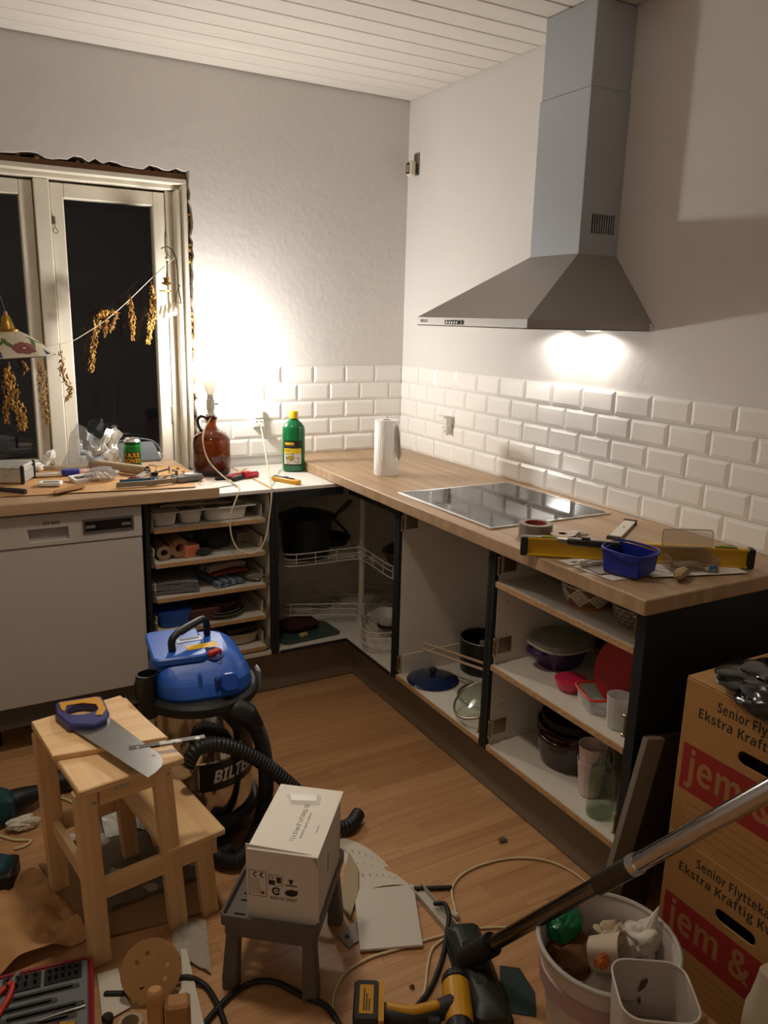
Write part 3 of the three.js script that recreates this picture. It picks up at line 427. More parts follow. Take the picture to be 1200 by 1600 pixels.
{ // pliers
  const a = onY(352, 749, YB), b = onY(420, 741, YB), t = thing('combination_pliers', 'pliers with red and black grips on the white cabinet top', 'pliers', [a.x, YB, a.z], yawOf(a, b));
  const n = .2; A(t, 'jaws', EXY([[-.03, -.008], [.0, -.012], [.02, -.01], [.02, .01], [0, .012], [-.03, .008], [-.045, .003], [-.045, -.003]], .012, .002), M('#2a2a2c', .4, .7));
  A(t, 'grip', TB([[.015, .008, -.006], [.05, .009, -.016], [.1, .009, -.018], [.15, .009, -.01]], .008, 24, 8), M('#9c1420', .45)); A(t, 'grip', TB([[.015, .008, .006], [.05, .009, .02], [.09, .009, .027], [.13, .009, .026]], .008, 24, 8), M('#a51a24', .45)); A(t, 'pivot', CY(.006, .014, 12), MAT.steelDull, [.008, 0, 0]);
}
{ const p = onY(377, 747, YB), t = thing('wire_stripper', 'stubby cutter with a round red grip end beside the pliers', 'cutter', [p.x, YB, p.z + .02], .4); A(t, 'body', TB([[-.06, .009, .01], [-.03, .01, .004], [0, .011, 0]], .0095, 16, 8), MAT.black); A(t, 'red_end', L([[0, 0], [.013, .002], [.0155, .012], [.0145, .03], [.009, .034], [0, .034]], 16).rotateZ(-Math.PI / 2), M('#b3141d', .4), [0, .0155, 0]); }
{ const a = onY(425, 750, YB), b = onY(470, 758, YB), t = thing('utility_knife', 'yellow and black snap-off knife on the white cabinet top', 'knife', [mid(a, b).x, YB, mid(a, b).z], yawOf(a, b)); const h = .07; A(t, 'handle', EXY([[-h, -.007], [-h + .02, -.012], [h - .01, -.013], [h, -.006], [h, .008], [h - .015, .012], [-h + .02, .01], [-h, .006]], .018, .003), M('#d69a12', .45)); A(t, 'grip_inlay', EXY([[-h + .006, -.006], [.03, -.008], [.045, 0], [.03, .007], [-h + .006, .005]], .004, .001), MAT.black, [0, .0172, 0]); A(t, 'blade', B(.03, .001, .009, .0003, -h - .01, .009, 0), MAT.chrome); A(t, 'slider', B(.02, .006, .01, .002, .0, .021, 0), MAT.rubber); }
oneW('wood_shim', 'thin pale wooden strip lying by the jug lamp', 'wood strip', xf(B(.16, .004, .014, .0008, 0, .002, 0), onY(374, 738, YB).toArray(), [0, .9, 0]), MAT.birch);
oneW('paper_slip', 'thin white paper slip under the lamp cord', 'paper', xf(sheet(8, 4, (u, v) => [(u - .5) * .15, .001 + .002 * Math.sin(u * 5), (v - .5) * .07], .0003), onY(352, 757, YB + .0006).toArray(), [0, .3, 0]), MAT.paper);
{ // paper towel
  const b = onY(603, 741, WT), t = thing('paper_towel_roll', 'white paper towel roll standing on the long worktop', 'paper towel', [b.x, WT, b.z], -.3);
  A(t, 'roll', L([[.018, 0], [.047, 0], [.048, .002], [.048, .213], [.047, .215], [.018, .215], [.017, .2], [.017, .01]], 40), S({ color: '#f0eeea', roughness: .95, bumpMap: fineBump, bumpScale: .002 }));
  A(t, 'cardboard_core', L([[.0165, .002], [.0178, .002], [.0178, .214], [.0165, .214]], 24), MAT.kraft);
  A(t, 'loose_sheet', sheet(18, 10, (u, v) => { const a = -1.0 + u * 1.3, o = .0005 + Math.max(0, .55 - u) * .035 * (.4 + v) * 1.2; return [Math.cos(a) * (.0485 + o), .203 - v * .19 * (1 - .5 * (1 - u)), -Math.sin(a) * (.0485 + o) + .004 * Math.sin(v * 6) * (1 - u)]; }, .0004), S({ color: '#f2f0ec', roughness: .95 }));
}

// =====================================================================
// WINDOW: pendant shade, garland of dried flowers, sconce
// =====================================================================
{
  const c = onZ(14, 500, .2), y0 = 1.338, t = thing('pendant_lamp', 'floral painted glass pendant shade with brass neck before the window', 'lamp', [c.x, y0, .2]);
  const fl = canvasTex(1024, 256, (g, w, h) => { g.fillStyle = '#d9d0b8'; g.fillRect(0, 0, w, h); for (let k = 0; k < 5; k++) { const x = 100 + k * 205; g.fillStyle = '#5a7040'; g.beginPath(); g.ellipse(x + 80, 120, 14, 70, .7, 0, 7); g.fill(); g.beginPath(); g.ellipse(x - 76, 130, 14, 70, -.6, 0, 7); g.fill(); g.fillStyle = '#8d3b34'; for (let j = 0; j < 8; j++) { const a = j / 8 * 6.283; g.beginPath(); g.ellipse(x + Math.cos(a) * 34, 170 + Math.sin(a) * 34, 26, 24, a, 0, 7); g.fill(); } g.strokeStyle = '#3d1d1a'; g.lineWidth = 4; g.beginPath(); g.arc(x, 170, 18, 0, 7); g.stroke(); g.strokeStyle = '#9a4740'; for (let j = 0; j < 8; j++) { const a = j / 8 * 6.283; g.beginPath(); g.moveTo(x + Math.cos(a) * 20, 170 + Math.sin(a) * 20); g.lineTo(x + Math.cos(a) * 52, 170 + Math.sin(a) * 52); g.stroke(); } g.fillStyle = '#3b4668'; g.beginPath(); g.moveTo(x + 96, 250); g.lineTo(x + 126, 250); g.lineTo(x + 108, 190); g.fill(); } });
  t.rotation.z = .07;
  const N = 30, sh = sheet(N, 6, (u, v) => { const a = u * 2 * Math.PI, r = mix(.026, .14, Math.pow(v, .8)); return [Math.cos(a) * r, .084 * (1 - v), Math.sin(a) * r]; }, .003, true);
  A(t, 'shade', sh, PH({ map: fl, roughness: .25, transmission: .25, thickness: 0 }), null, [0, .62, 0]);
  A(t, 'rim', new THREE.TorusGeometry(.14, .0018, 6, 48).rotateX(Math.PI / 2), M('#2c2620', .4));
  A(t, 'neck', L([[.03, .08], [.034, .083], [.034, .089], [.024, .092], [.02, .11], [.013, .133], [.009, .138], [0, .138]], 20), MAT.brass);
  A(t, 'neck_loop', TB([[-.01, .128, 0], [-.024, .12, 0], [-.026, .1, 0], [-.02, .08, 0]], .002, 20, 6), MAT.brass);
  A(t, 'cord_grip', CY(.0075, .022, 12, .001, .006), M('#a07a55', .5), [0, .128, 0]);
  A(t, 'cord', TB([[0, .148, 0], [-.02, .27, 0], [-.05, .5, 0], [-.09, .8, 0], [-.14, CH - y0 - .004, 0]], .003, 40, 6), M('#3b352c', .6));
}
const GZ = -.015;
{
  const P = [[276, 401], [250, 422], [222, 449], [195, 475], [165, 500], [135, 520], [112, 533], [80, 541], [40, 551], [0, 562], [-60, 575]].map(([u, v]) => onZ(u, v, GZ));
  P[0].z = -.03;
  oneW('garland_string', 'white string stretched slantwise across the window', 'string', TB(P, .0014, 80, 5), M('#d9cfbd', .7));
  const r = rng(91), gold = [M('#b98b3c', .8), M('#9c6f2c', .8), M('#a8834a', .8)];
  const bunch = (px, wid, dens, mi, label) => {
    const pts = px.map(([u, v]) => onZ(u, v, GZ - .004)), c = new THREE.CatmullRomCurve3(pts), g = new THREE.Group(); g.name = numbered('dried_flower_bunch'); g.userData = { label, category: 'dried flowers', group: 'dried flower bunches on the window string' }; g.position.copy(pts[pts.length - 1]); scene.add(g);
    const o = g.position, loc = pts.map(p => p.clone().sub(o)), bits = [], len = c.getLength(), n = Math.round(len * dens * .75);
    A(g, 'stem', TB(loc, .0016, 30, 5), M('#7d5a26', .8));
    for (let k = 0; k < n; k++) { const f = .08 + .92 * k / n, p = c.getPoint(f).sub(o), w = wid * (.45 + .75 * Math.sin(Math.min(1, f * 1.15) * Math.PI * .85)), a = r() * 6.28, d = w * Math.sqrt(r()), s = .0035 + r() * .006;
      const lf = sheet(2, 2, (u, v) => [(u - .5) * s * .75 * (1 - Math.abs(v - .4)), -v * s * 1.7 + s, Math.sin(u * 3.1) * s * .35 + v * v * s * .5], .0008); bits.push(xf(lf, [p.x + Math.cos(a) * d, p.y + (r() - .5) * .012, p.z + Math.sin(a) * d * .55], [r() * 1.2 - .6, r() * 6.28, r() * 1.4 - .7])); }
    const m = A(g, 'dried_petals', J(bits), gold[mi]); m.userData.kind = 'stuff'; };
  bunch([[187, 489], [172, 488], [157, 493], [150, 520], [145, 550], [142, 582]], .014, 900, 0, 'long dried flower bunch left of the small sprigs on the window string');
  bunch([[166, 490], [165, 505], [163, 526]], .008, 700, 1, 'small dried sprig hanging just right of the long bunch');
  bunch([[184, 489], [180, 500], [172, 519]], .007, 600, 1, 'wispy dried sprig on the window string with a bent stem');
  bunch([[202, 460], [206, 495], [208, 532]], .011, 900, 1, 'straight dried flower bunch hanging before the dark right pane');
  bunch([[236, 440], [240, 475], [237, 505], [231, 537]], .014, 900, 0, 'dried flower bunch beside the glass drop sconce');
  bunch([[93, 537], [97, 570], [101, 592], [111, 612], [104, 626]], .012, 700, 1, 'curling dried flower bunch against the white sash stile');
  bunch([[63, 562], [66, 590], [69, 625], [74, 663]], .016, 950, 2, 'pale dried flower bunch over the window post by the pendant shade');
  bunch([[14, 566], [14, 595], [20, 620], [33, 645], [37, 672]], .024, 1300, 0, 'thick dried flower bunch under the floral pendant shade');
  bunch([[13, 620], [9, 640], [12, 662]], .010, 800, 0, 'short dried flower tail beside the thick bunch');
  bunch([[36, 566], [42, 575], [38, 584]], .007, 600, 1, 'tiny dried curl under the floral shade rim');
}
{ // sconce with glass drops on the jamb
  const p = onZ(262, 470, .0), t = thing('crystal_sconce', 'wrought iron candle sconce with brass cup and glass drops on window jamb', 'sconce', [p.x, p.y - .06, .0]);
  const W = (u, v, z = 0) => { const q = onZ(u, v, z); return [q.x - p.x, q.y - p.y + .06, q.z]; }, iron = M('#3a3228', .5, .5);
  A(t, 'bracket', TB([W(252, 388), W(262, 386), W(272, 396), W(277, 420), W(279, 450), W(283, 474)], .0025, 50, 6), iron); A(t, 'bracket_curl', TB([W(283, 474), W(276, 472), W(277, 455), W(281, 445)], .002, 24, 6), iron); A(t, 'bracket_curl', TB([W(273, 400), W(266, 400), W(263, 407), W(258, 402)], .0018, 24, 6), iron);
  A(t, 'hanger', seg3(W(262, 402), W(260, 434), .0016), iron);
  A(t, 'candle_cup', L([[0, 0], [.012, .002], [.02, .008], [.016, .012], [.009, .014], [.009, .02], [.013, .03], [.011, .03], [0, .022]], 18), MAT.brass, W(260, 446)); A(t, 'drip_tray', L([[0, 0], [.024, .004], [.026, .008], [.02, .006], [0, .004]], 20), MAT.brass, W(259, 457));
  const drop = L([[0, 0], [.006, .003], [.0095, .011], [.0085, .02], [.004, .034], [.0015, .046], [0, .048]], 14, 2), gl = PH({ color: '#d6cdbd', roughness: .06, transmission: .4, thickness: 0, ior: 1.6 });
  for (const [u, v, s] of [[259, 497, 1], [266, 490, .9], [273, 489, .85], [252, 490, .7], [262, 403, .6]]) { const w = W(u, v); const m = A(t, 'glass_drop', drop, gl, w); m.scale.setScalar(s * 1.4); m.position.y -= .012; }
}

// =====================================================================
// LEFT WORKTOP
// =====================================================================
const Yw = WT + .0004;
// quad given by four photo pixels on height y, as a wavy thin sheet
const quadSheet = (c, y, wav, seed, t = .0005, nu = 14, nv = 10) => { const q = c.map(([u, v]) => onY(u, v, y)); return sheet(nu, nv, (u, v) => { const a = q[0].clone().lerp(q[1], u), b = q[3].clone().lerp(q[2], u), p = a.lerp(b, v); return [p.x, y + t + wav * vn3(p.x * 14 + seed, 1, p.z * 14, seed), p.z]; }, t); };
oneW('kraft_paper', 'brown kraft paper spread over the oak worktop by the window', 'paper', quadSheet([[-30, 738], [285, 729], [306, 762], [-30, 779]], Yw, .004, 3), MAT.kraft);
{ // aluminium case
  const b = onY(44, 749, WT), t = thing('tool_case', 'small silver aluminium case with black corners on kraft paper', 'case', [b.x - .088, WT + .006, b.z + .018], -.42);
  A(t, 'shell', B(.19, .05, .12, .006, 0, .025, 0), M('#c4c2bd', .35, .6)); A(t, 'lid', B(.19, .012, .12, .005, 0, .056, 0), M('#d2d0cb', .35, .5));
  for (const x of [-.093, .093]) for (const z of [-.057, .057]) A(t, 'corner_guard', B(.012, .066, .014, .004, x, .032, z), MAT.black);
  for (const x of [-.04, .045]) A(t, 'latch', B(.02, .03, .005, .001, x, .042, .062), MAT.chrome);
}
{ const a = onY(-8, 771, Yw), b = onY(52, 777, Yw), t = thing('marker_pen', 'black marker pen lying at the worktop front edge', 'pen', [mid(a, b).x, Yw + .005, mid(a, b).z - .012], yawOf(a, b)); A(t, 'barrel', L([[0, 0], [.008, .001], [.008, .085], [0, .086]], 14).rotateZ(-Math.PI / 2).translate(-.1, .008, 0), M('#1d1a20', .4)); A(t, 'pen_cap', L([[0, 0], [.009, 0], [.009, .06], [.0075, .064], [0, .064]], 14).rotateZ(-Math.PI / 2).translate(-.014, .009, 0), M('#2b2731', .4)); }
// small white window packs
const pack = (u, v, w, d, h, ry, tilt, label) => { const p = onY(u, v, Yw), t = thing('blister_pack', label, 'package', [p.x, Yw + .005, p.z], ry, 'white framed packs'); delete t.userData.group; t.rotation.x = tilt; A(t, 'frame', EXY(rrect(w, d, .004, 3), h, .002, [rrect(w * .72, d * .55, .003, 3)]), MAT.white); A(t, 'inner_card', B(w * .74, h * .5, d * .57, .0005, 0, h * .3, 0), M('#8a8078', .6)); A(t, 'contents', J([-.25, 0, .24].map((q, i) => B(w * .18, .004, d * .35, .001, w * q, h * .62, (i - 1) * .003))), M('#4a4440', .4, .5)).userData.kind = 'stuff'; };
pack(79, 760, .075, .05, .012, -.3, 0, 'small white framed pack lying flat on kraft paper'); pack(131, 752, .09, .062, .014, .25, .14, 'larger white framed pack tilted beside the blue scraper');
{ const a = onY(48, 748, Yw), b = onY(112, 744, Yw), t = thing('putty_scraper', 'long pale scraper with blue plastic handle', 'scraper', [mid(a, b).x, Yw + .006, mid(a, b).z], yawOf(a, b)); A(t, 'blade', EXY([[-.1, -.016], [.02, -.012], [.04, -.006], [.04, .006], [.02, .012], [-.1, .016]], .006, .001), M('#cfd0d0', .35, .4), [0, .004, 0]); A(t, 'handle', EXY([[.035, -.008], [.05, -.019], [.095, -.017], [.1, 0], [.095, .017], [.05, .019], [.035, .008]], .02, .004), M('#1e2f94', .4)); }
oneW('cardboard_flap', 'torn brown cardboard piece at the front of kraft paper', 'cardboard', quadSheet([[84, 769], [128, 757], [133, 763], [86, 774]], Yw + .006, .006, 8, .003, 6, 4), M('#8f6236', .9));
{ const p = onY(160, 752, Yw), t = thing('clear_parts_bag', 'clear plastic bag of small white parts on kraft paper', 'bag', [p.x, Yw + .004, p.z]); A(t, 'bag', lump(.13, .045, .09, 41, .35, 2, 2), PH({ color: '#e8e6e6', roughness: .15, transmission: .8, thickness: 0 })); const r = rng(9); for (let k = 0; k < 7; k++) A(t, 'white_part', B(.02 + r() * .012, .006, .01, .001), M('#d8d4cc', .5), [(r() - .5) * .07, .012 + r() * .012, (r() - .5) * .045], [r() * .6, r() * 3, r() * .6]); }
oneW('pink_pouch', 'flat pink printed pouch beside the clear parts bag', 'pouch', xf(lump(.075, .018, .05, 17, .2, 2, 2), onY(128, 740, Yw + .004).toArray(), [0, .5, 0]), M('#b58a80', .6));
{ // big clear bag standing against the window
  const P = [[93, 737], [186, 724], [168, 692], [118, 662]].map(([u, v], i) => onZ(u, v, [.05, .06, .02, .0][i]));
  const g = sheet(22, 22, (u, v) => { const a = P[0].clone().lerp(P[1], u), b = P[3].clone().lerp(P[2], u), q = a.lerp(b, v), n = vn3(u * 5, v * 5, 1, 3) - .5, m = vn3(u * 14, v * 9, 2, 8) - .5; return [q.x + n * .014, Math.max(q.y + n * .01, WT + .002), q.z + Math.sin(u * Math.PI) * .055 * (1 - v * .5) + n * .035 + m * .014]; }, .0006);
  const t = oneW('clear_plastic_bag', 'tall clear plastic bag standing up by the window', 'bag', g, PH({ color: '#eceef0', roughness: .16, transmission: .82, thickness: 0, ior: 1.5 }));
}
{ // white tissue stuffed behind the tube
  const g = sheet(24, 18, (u, v) => { const a = onZ(mix(140, 188, u), mix(722, 690, v) - 34 * Math.exp(-Math.pow((u - .9) * 3.6, 2)) * v + 12 * Math.sin(u * 9) * v, .05), n = vn3(u * 5, v * 4, 3, 12) - .5, m = vn3(u * 11, v * 11, 5, 13) - .5; return [a.x + n * .02, Math.max(a.y + n * .02, WT + .006), .075 + n * .07 + m * .03 - v * .03]; }, .001);
  oneW('crumpled_tissue', 'crumpled white tissue paper in front of the clear bag', 'tissue', g, MAT.paper);
}
oneW('crumpled_napkin', 'small crumpled white napkin beside the silver case', 'tissue', (() => { const a = onY(48, 738, Yw); return J(xf(lump(.12, .04, .07, 6, .5, 1.8, 2), [a.x, Yw + .002, a.z]), xf(lump(.05, .07, .03, 8, .5, 1.8, 2), [a.x + .045, Yw + .006, a.z - .01], [0, 0, -.5])); })(), MAT.paper);
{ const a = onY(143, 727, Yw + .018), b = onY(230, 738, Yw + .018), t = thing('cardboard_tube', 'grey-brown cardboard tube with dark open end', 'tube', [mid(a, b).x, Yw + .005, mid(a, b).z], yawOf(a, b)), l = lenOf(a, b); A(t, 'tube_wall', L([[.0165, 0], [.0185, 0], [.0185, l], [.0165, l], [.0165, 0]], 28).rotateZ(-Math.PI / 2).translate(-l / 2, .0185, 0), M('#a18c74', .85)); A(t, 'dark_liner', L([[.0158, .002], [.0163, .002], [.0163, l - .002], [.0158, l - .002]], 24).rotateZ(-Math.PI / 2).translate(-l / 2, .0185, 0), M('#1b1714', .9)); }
{ // soda can
  const b = onY(208, 731, WT), t = thing('soda_can', 'green soda can with gold lettering by the window', 'can', [b.x, WT + .001, b.z], -.28);
  const tx = canvasTex(1024, 512, (g, w, h) => { g.fillStyle = '#16702a'; g.fillRect(0, 0, w, h); g.fillStyle = '#0d4a1c'; g.fillRect(0, 0, w, 60); g.fillStyle = '#2f9a3c'; g.fillRect(0, 70, w, 26); for (let k = 0; k < 2; k++) { const x = 256 + k * 512; g.fillStyle = '#082c12'; g.fillRect(x - 190, 210, 380, 260); g.textAlign = 'center'; g.lineWidth = 10; g.font = 'bold 124px serif'; for (const [s, y] of [['FAXE', 320], ['KONDI', 442]]) { g.strokeStyle = '#5a2c08'; g.strokeText(s, x, y, 360); g.fillStyle = '#e0b23c'; g.fillText(s, x, y, 360); } g.fillStyle = '#d8d8d0'; g.fillRect(x - 250, 250, 30, 200); } });
  const g = new THREE.CylinderGeometry(.033, .033, .094, 36, 1, true).translate(0, .058, 0); A(t, 'can_wall', nonIdx(g), S({ map: tx, metalness: .35, roughness: .3 }), null, [0, Math.PI * .5, 0]);
  A(t, 'can_shoulder', L([[.033, .105], [.027, .114], [.0275, .117], [.026, .117], [.025, .112], [0, .112]], 36), M('#c9cbc8', .25, .9)); A(t, 'can_foot', L([[0, .004], [.022, 0], [.025, 0], [.033, .011]], 36), M('#2c7a38', .3, .6)); A(t, 'pull_tab', EXY(rrect(.012, .022, .005, 3), .0015, .0004, [circ(.003, 8, 0, -.004)]), MAT.chrome, [0, .1125, 0]);
}
{ const b = onZ(216, 706, .015), t = thing('grey_tray', 'dark grey plastic tray leaning against the window behind the can', 'tray', [b.x, WT + .001, -.03]); t.rotation.x = -.5; A(t, 'tray_face', EX([[-.1, 0], [.1, 0], [.08, .085], [-.07, .085]], .008, .002), M('#4b4e52', .6)); A(t, 'tray_rim', TB([[-.1, .002, .008], [.1, .002, .008], [.08, .083, .008], [-.07, .083, .008]], .003, 40, 6, true), M('#55585c', .6)); }
{ // leftovers: brackets, strips and screws
  const P = (u, v, y = Yw + .004) => { const p = onY(u, v, y); return [p.x, y, p.z]; };
  { const a = onY(190, 764, Yw), b = onY(268, 757, Yw), t = thing('edge_trim_strip', 'curved blue-lined grey plastic trim strip in front of the screws', 'trim strip', [mid(a, b).x, Yw + .005, mid(a, b).z], yawOf(a, b)); A(t, 'strip', sheet(16, 3, (u, v) => [(u - .5) * .21, .002 + v * .018, .012 * Math.sin(u * Math.PI) + (v - .5) * .006], .003), M('#8c8378', .6)); A(t, 'blue_lining', sheet(12, 3, (u, v) => [(u - .5) * .12 - .03, .004 + v * .022, -.012 + .01 * Math.sin(u * Math.PI)], .002), M('#2a5f7c', .5)); }
  { const t = thing('parts_box', 'flat grey see-through parts box at the worktop corner', 'box', P(292, 750), .35); A(t, 'tray', EXY(rrect(.11, .06, .008, 3), .014, .002), M('#6a6a6a', .4)); A(t, 'lid', EXY(rrect(.106, .056, .007, 3), .006, .002), PH({ color: '#b9b9b9', roughness: .15, transmission: .6, thickness: 0 }), [0, .014, 0]); A(t, 'inner_disc', CY(.02, .003, 20), M('#b5ada2', .5), [.01, .0205, 0]); A(t, 'clasp', B(.012, .01, .014, .002, .058, .008, 0), MAT.chrome); }
  const br = (u, v, ry, rx, label, c) => { const t = thing('metal_bracket', label, 'bracket', P(u, v, Yw + .006), ry); const m = M(c, .4, .7); A(t, 'plate', EXY(rrect(.07, .024, .004, 2), .003, .0006, [circ(.003, 8, -.022), circ(.003, 8, .02)]), m, [0, .012, 0], [rx, 0, .25]); A(t, 'flange', B(.003, .026, .024, .0006, .034, .02, 0), m); };
  br(222, 748, .6, .3, 'pale tilted metal bracket on the screw heap', '#a8a39b'); br(250, 742, -.3, 0, 'dark grey metal bracket behind the standing screws', '#5a5856'); br(262, 750, .1, -.2, 'short dull bracket beside the grey parts box', '#77736e'); br(240, 755, 1.2, .1, 'small dark bracket under the standing screws', '#3c3a3a');
  const sg = J(L([[0, .03], [.005, .029], [.005, .027], [.0018, .024], [.0018, .004], [0, 0]], 8)), sm_ = M('#b9b5ac', .3, .9), first = { o: null };
  for (const [u, v, rx, rz, lb] of [[236, 758, 0, 0, 'steel screw standing on its point, left one'], [249, 756, 0, .05, 0], [241, 740, 1.2, .4, 0], [243, 735, .9, -.8, 0], [268, 737, 1.4, .2, 0], [275, 735, 1.3, 1.9, 0], [255, 748, 1.5, 2.4, 0], [228, 741, 1.1, -.5, 0], [284, 738, 1.5, .9, 0], [310, 752, 1.5, 1.2, 0]]) { const p = P(u, v, Yw + .004); const m = one('screw', 'small steel screw among the loose metal parts on the left worktop', 'screw', sg, sm_, p, null, 'loose screws by the parts box'); m.rotation.set(rx, rz * 2, 0); if (rx > .8) m.position.y += .004; }
  oneW('red_rag', 'small dark red rag under the screw heap', 'rag', xf(lump(.05, .02, .035, 51, .3), P(210, 752), [0, .3, 0]), M('#6d3434', .9));
  oneW('blade_pack', 'flat blue card pack beside the trim strip', 'package', xf(B(.05, .006, .04, .001, 0, .003, 0), P(196, 757), [.1, .5, 0]), M('#2d5a78', .5));
  oneW('wood_splint', 'thin wooden splint pointing at the window corner', 'wood strip', xf(B(.09, .004, .01, .001, 0, .002, 0), P(247, 728, WT + .001), [0, -.95, 0]), MAT.birch);
}

// =====================================================================
// RIGHT WORKTOP
// =====================================================================
{ const b = onY(836, 838, WT), t = thing('duct_tape_roll', 'grey duct tape roll with red inner print lying flat', 'tape', [b.x, WT + .0005, b.z]); A(t, 'tape', L([[.033, 0], [.047, 0], [.048, .001], [.048, .039], [.047, .04], [.033, .04]], 36), M('#6f675b', .45)); A(t, 'core', L([[.031, .0005], [.0335, .0005], [.0335, .0398], [.031, .0398], [.031, .0005]], 36), M('#8e3a33', .6)); }
{ const b = onY(878, 845, WT), t = thing('masking_tape_roll', 'thin black tape roll with a pale pink face label', 'tape', [b.x, WT + .0005, b.z], 0); A(t, 'tape', L([[.014, 0], [.037, 0], [.038, .001], [.038, .019], [.037, .02], [.014, .02]], 32), M('#26231f', .5)); A(t, 'face_label', L([[.012, .0202], [.036, .0202], [.036, .0212], [.012, .0212]], 32), M('#bfa79a', .6)); A(t, 'peeled_end', sheet(6, 2, (u, v) => [.03 + u * .045, .02 - u * .004 + .004 * Math.sin(u * 3), -.012 + v * .018], .0006), M('#b9afa3', .5)); }
oneW('wall_plug_pair', 'white plastic wall plugs lying behind the spirit level', 'wall plug', (() => { const p = onY(908, 838, WT); return xf(J(xf(CY(.006, .03, 10, .001, .004), [0, .006, 0], [0, 0, 1.57]), xf(CY(.006, .03, 10, .001, .004), [.012, .007, .012], [.9, 0, 1.5]), xf(B(.02, .012, .014, .003), [-.012, .008, .004], [.2, .6, 0])), [p.x, WT + .001, p.z]); })(), M('#d3cbbd', .6));
{ // spirit level
  const a = onY(815, 868, WT), b = onY(1178, 890, WT), l = lenOf(a, b), t = thing('spirit_level', 'long yellow spirit level with black end caps on the worktop', 'spirit level', [mid(a, b).x, WT + .0025, mid(a, b).z - .006], yawOf(a, b));
  const Yl = M('#c79a17', .4); A(t, 'beam', J(B(l - .03, .007, .026, .0015, 0, .0035, 0), B(l - .03, .007, .026, .0015, 0, .0465, 0), B(l - .03, .04, .008, .001, 0, .025, 0)), Yl); A(t, 'side_web', B(l - .034, .037, .014, .001, 0, .025, 0), Yl);
  for (const s of [-1, 1]) { A(t, 'end_cap', B(.018, .051, .029, .003, s * (l / 2 - .008), .0255, 0), MAT.black); const v = A(t, 'vial_window', B(.055, .003, .018, .001, s * (l / 2 - .07), .0502, 0), M('#1d1b15', .3)); A(v, 'vial', xf(CY(.006, .036, 12), [s * (l / 2 - .07) - .018, .05, 0], [0, 0, -Math.PI / 2]), PH({ color: '#cfe07a', roughness: .1, transmission: .6, thickness: 0 })); }
  A(t, 'beam_lettering', B(.05, .002, .02, .0005, -l / 2 + .035, .0502, 0), M('#2a2518', .5));
}
{ const p = onY(929, 856, WT + .052), t = thing('craft_knife', 'black handled knife lying on top of the spirit level', 'knife', [p.x, WT + .0545, p.z - .004], yawOf(onY(890, 853, WT + .05), onY(965, 860, WT + .05))); A(t, 'handle', EXY([[-.065, -.008], [-.05, -.012], [.03, -.012], [.06, -.008], [.065, 0], [.06, .009], [.02, .012], [-.05, .011], [-.065, .007]], .017, .004), M('#16151a', .4)); A(t, 'blade_guard', B(.03, .01, .012, .002, -.075, .008, 0), MAT.steelDull); A(t, 'slider', B(.022, .006, .008, .002, -.02, .019, 0), M('#35333a', .5)); }
{ const a = onY(985, 818, WT), b = onY(958, 846, WT), t = thing('door_hinge_plate', 'pale metal strip with dark brown end blocks on the worktop', 'bracket', [mid(a, b).x, WT + .0005, mid(a, b).z], yawOf(a, b)), l = lenOf(a, b); A(t, 'strip', B(l - .02, .005, .034, .001, 0, .0085, 0), M('#cfc8bb', .35)); for (const s of [-1, 1]) A(t, 'end_block', B(.014, .014, .04, .002, s * (l / 2 - .006), .007, 0), M('#3d332a', .5)); A(t, 'screw_hole', CY(.003, .001, 10), MAT.black, [-.02, .0112, 0]); }
{ // papers
  oneW('paper_sheet', 'white printed sheets lying under the blue plastic tray', 'paper', quadSheet([[872, 877], [985, 862], [1062, 892], [957, 908]], WT + .0006, .002, 5), MAT.paper); oneW('paper_sheet', 'white paper strip sticking out from under the spirit level', 'paper', quadSheet([[1010, 895], [1130, 876], [1168, 896], [1020, 903]], WT + .0026, .002, 9), MAT.paper); oneW('paper_sheet', 'dark printed card under the white plastic clips', 'paper', quadSheet([[895, 878], [948, 874], [985, 893], [936, 898]], WT + .004, .002, 12), M('#9b9085', .7)); }
{ const p = onY(915, 884, WT + .0065), t = thing('cable_clip', 'white plastic cable clip lying on the printed sheets', 'clip', [p.x, WT + .0085, p.z], -.25); A(t, 'clip_bar', B(.085, .006, .008, .002, 0, .003, 0), M('#d5cfc6', .45)); A(t, 'clip_head', B(.022, .014, .016, .003, -.012, .008, 0), M('#d5cfc6', .45)); A(t, 'clip_pin', B(.04, .003, .005, .001, .03, .008, .004), M('#c9c3b8', .45)); }
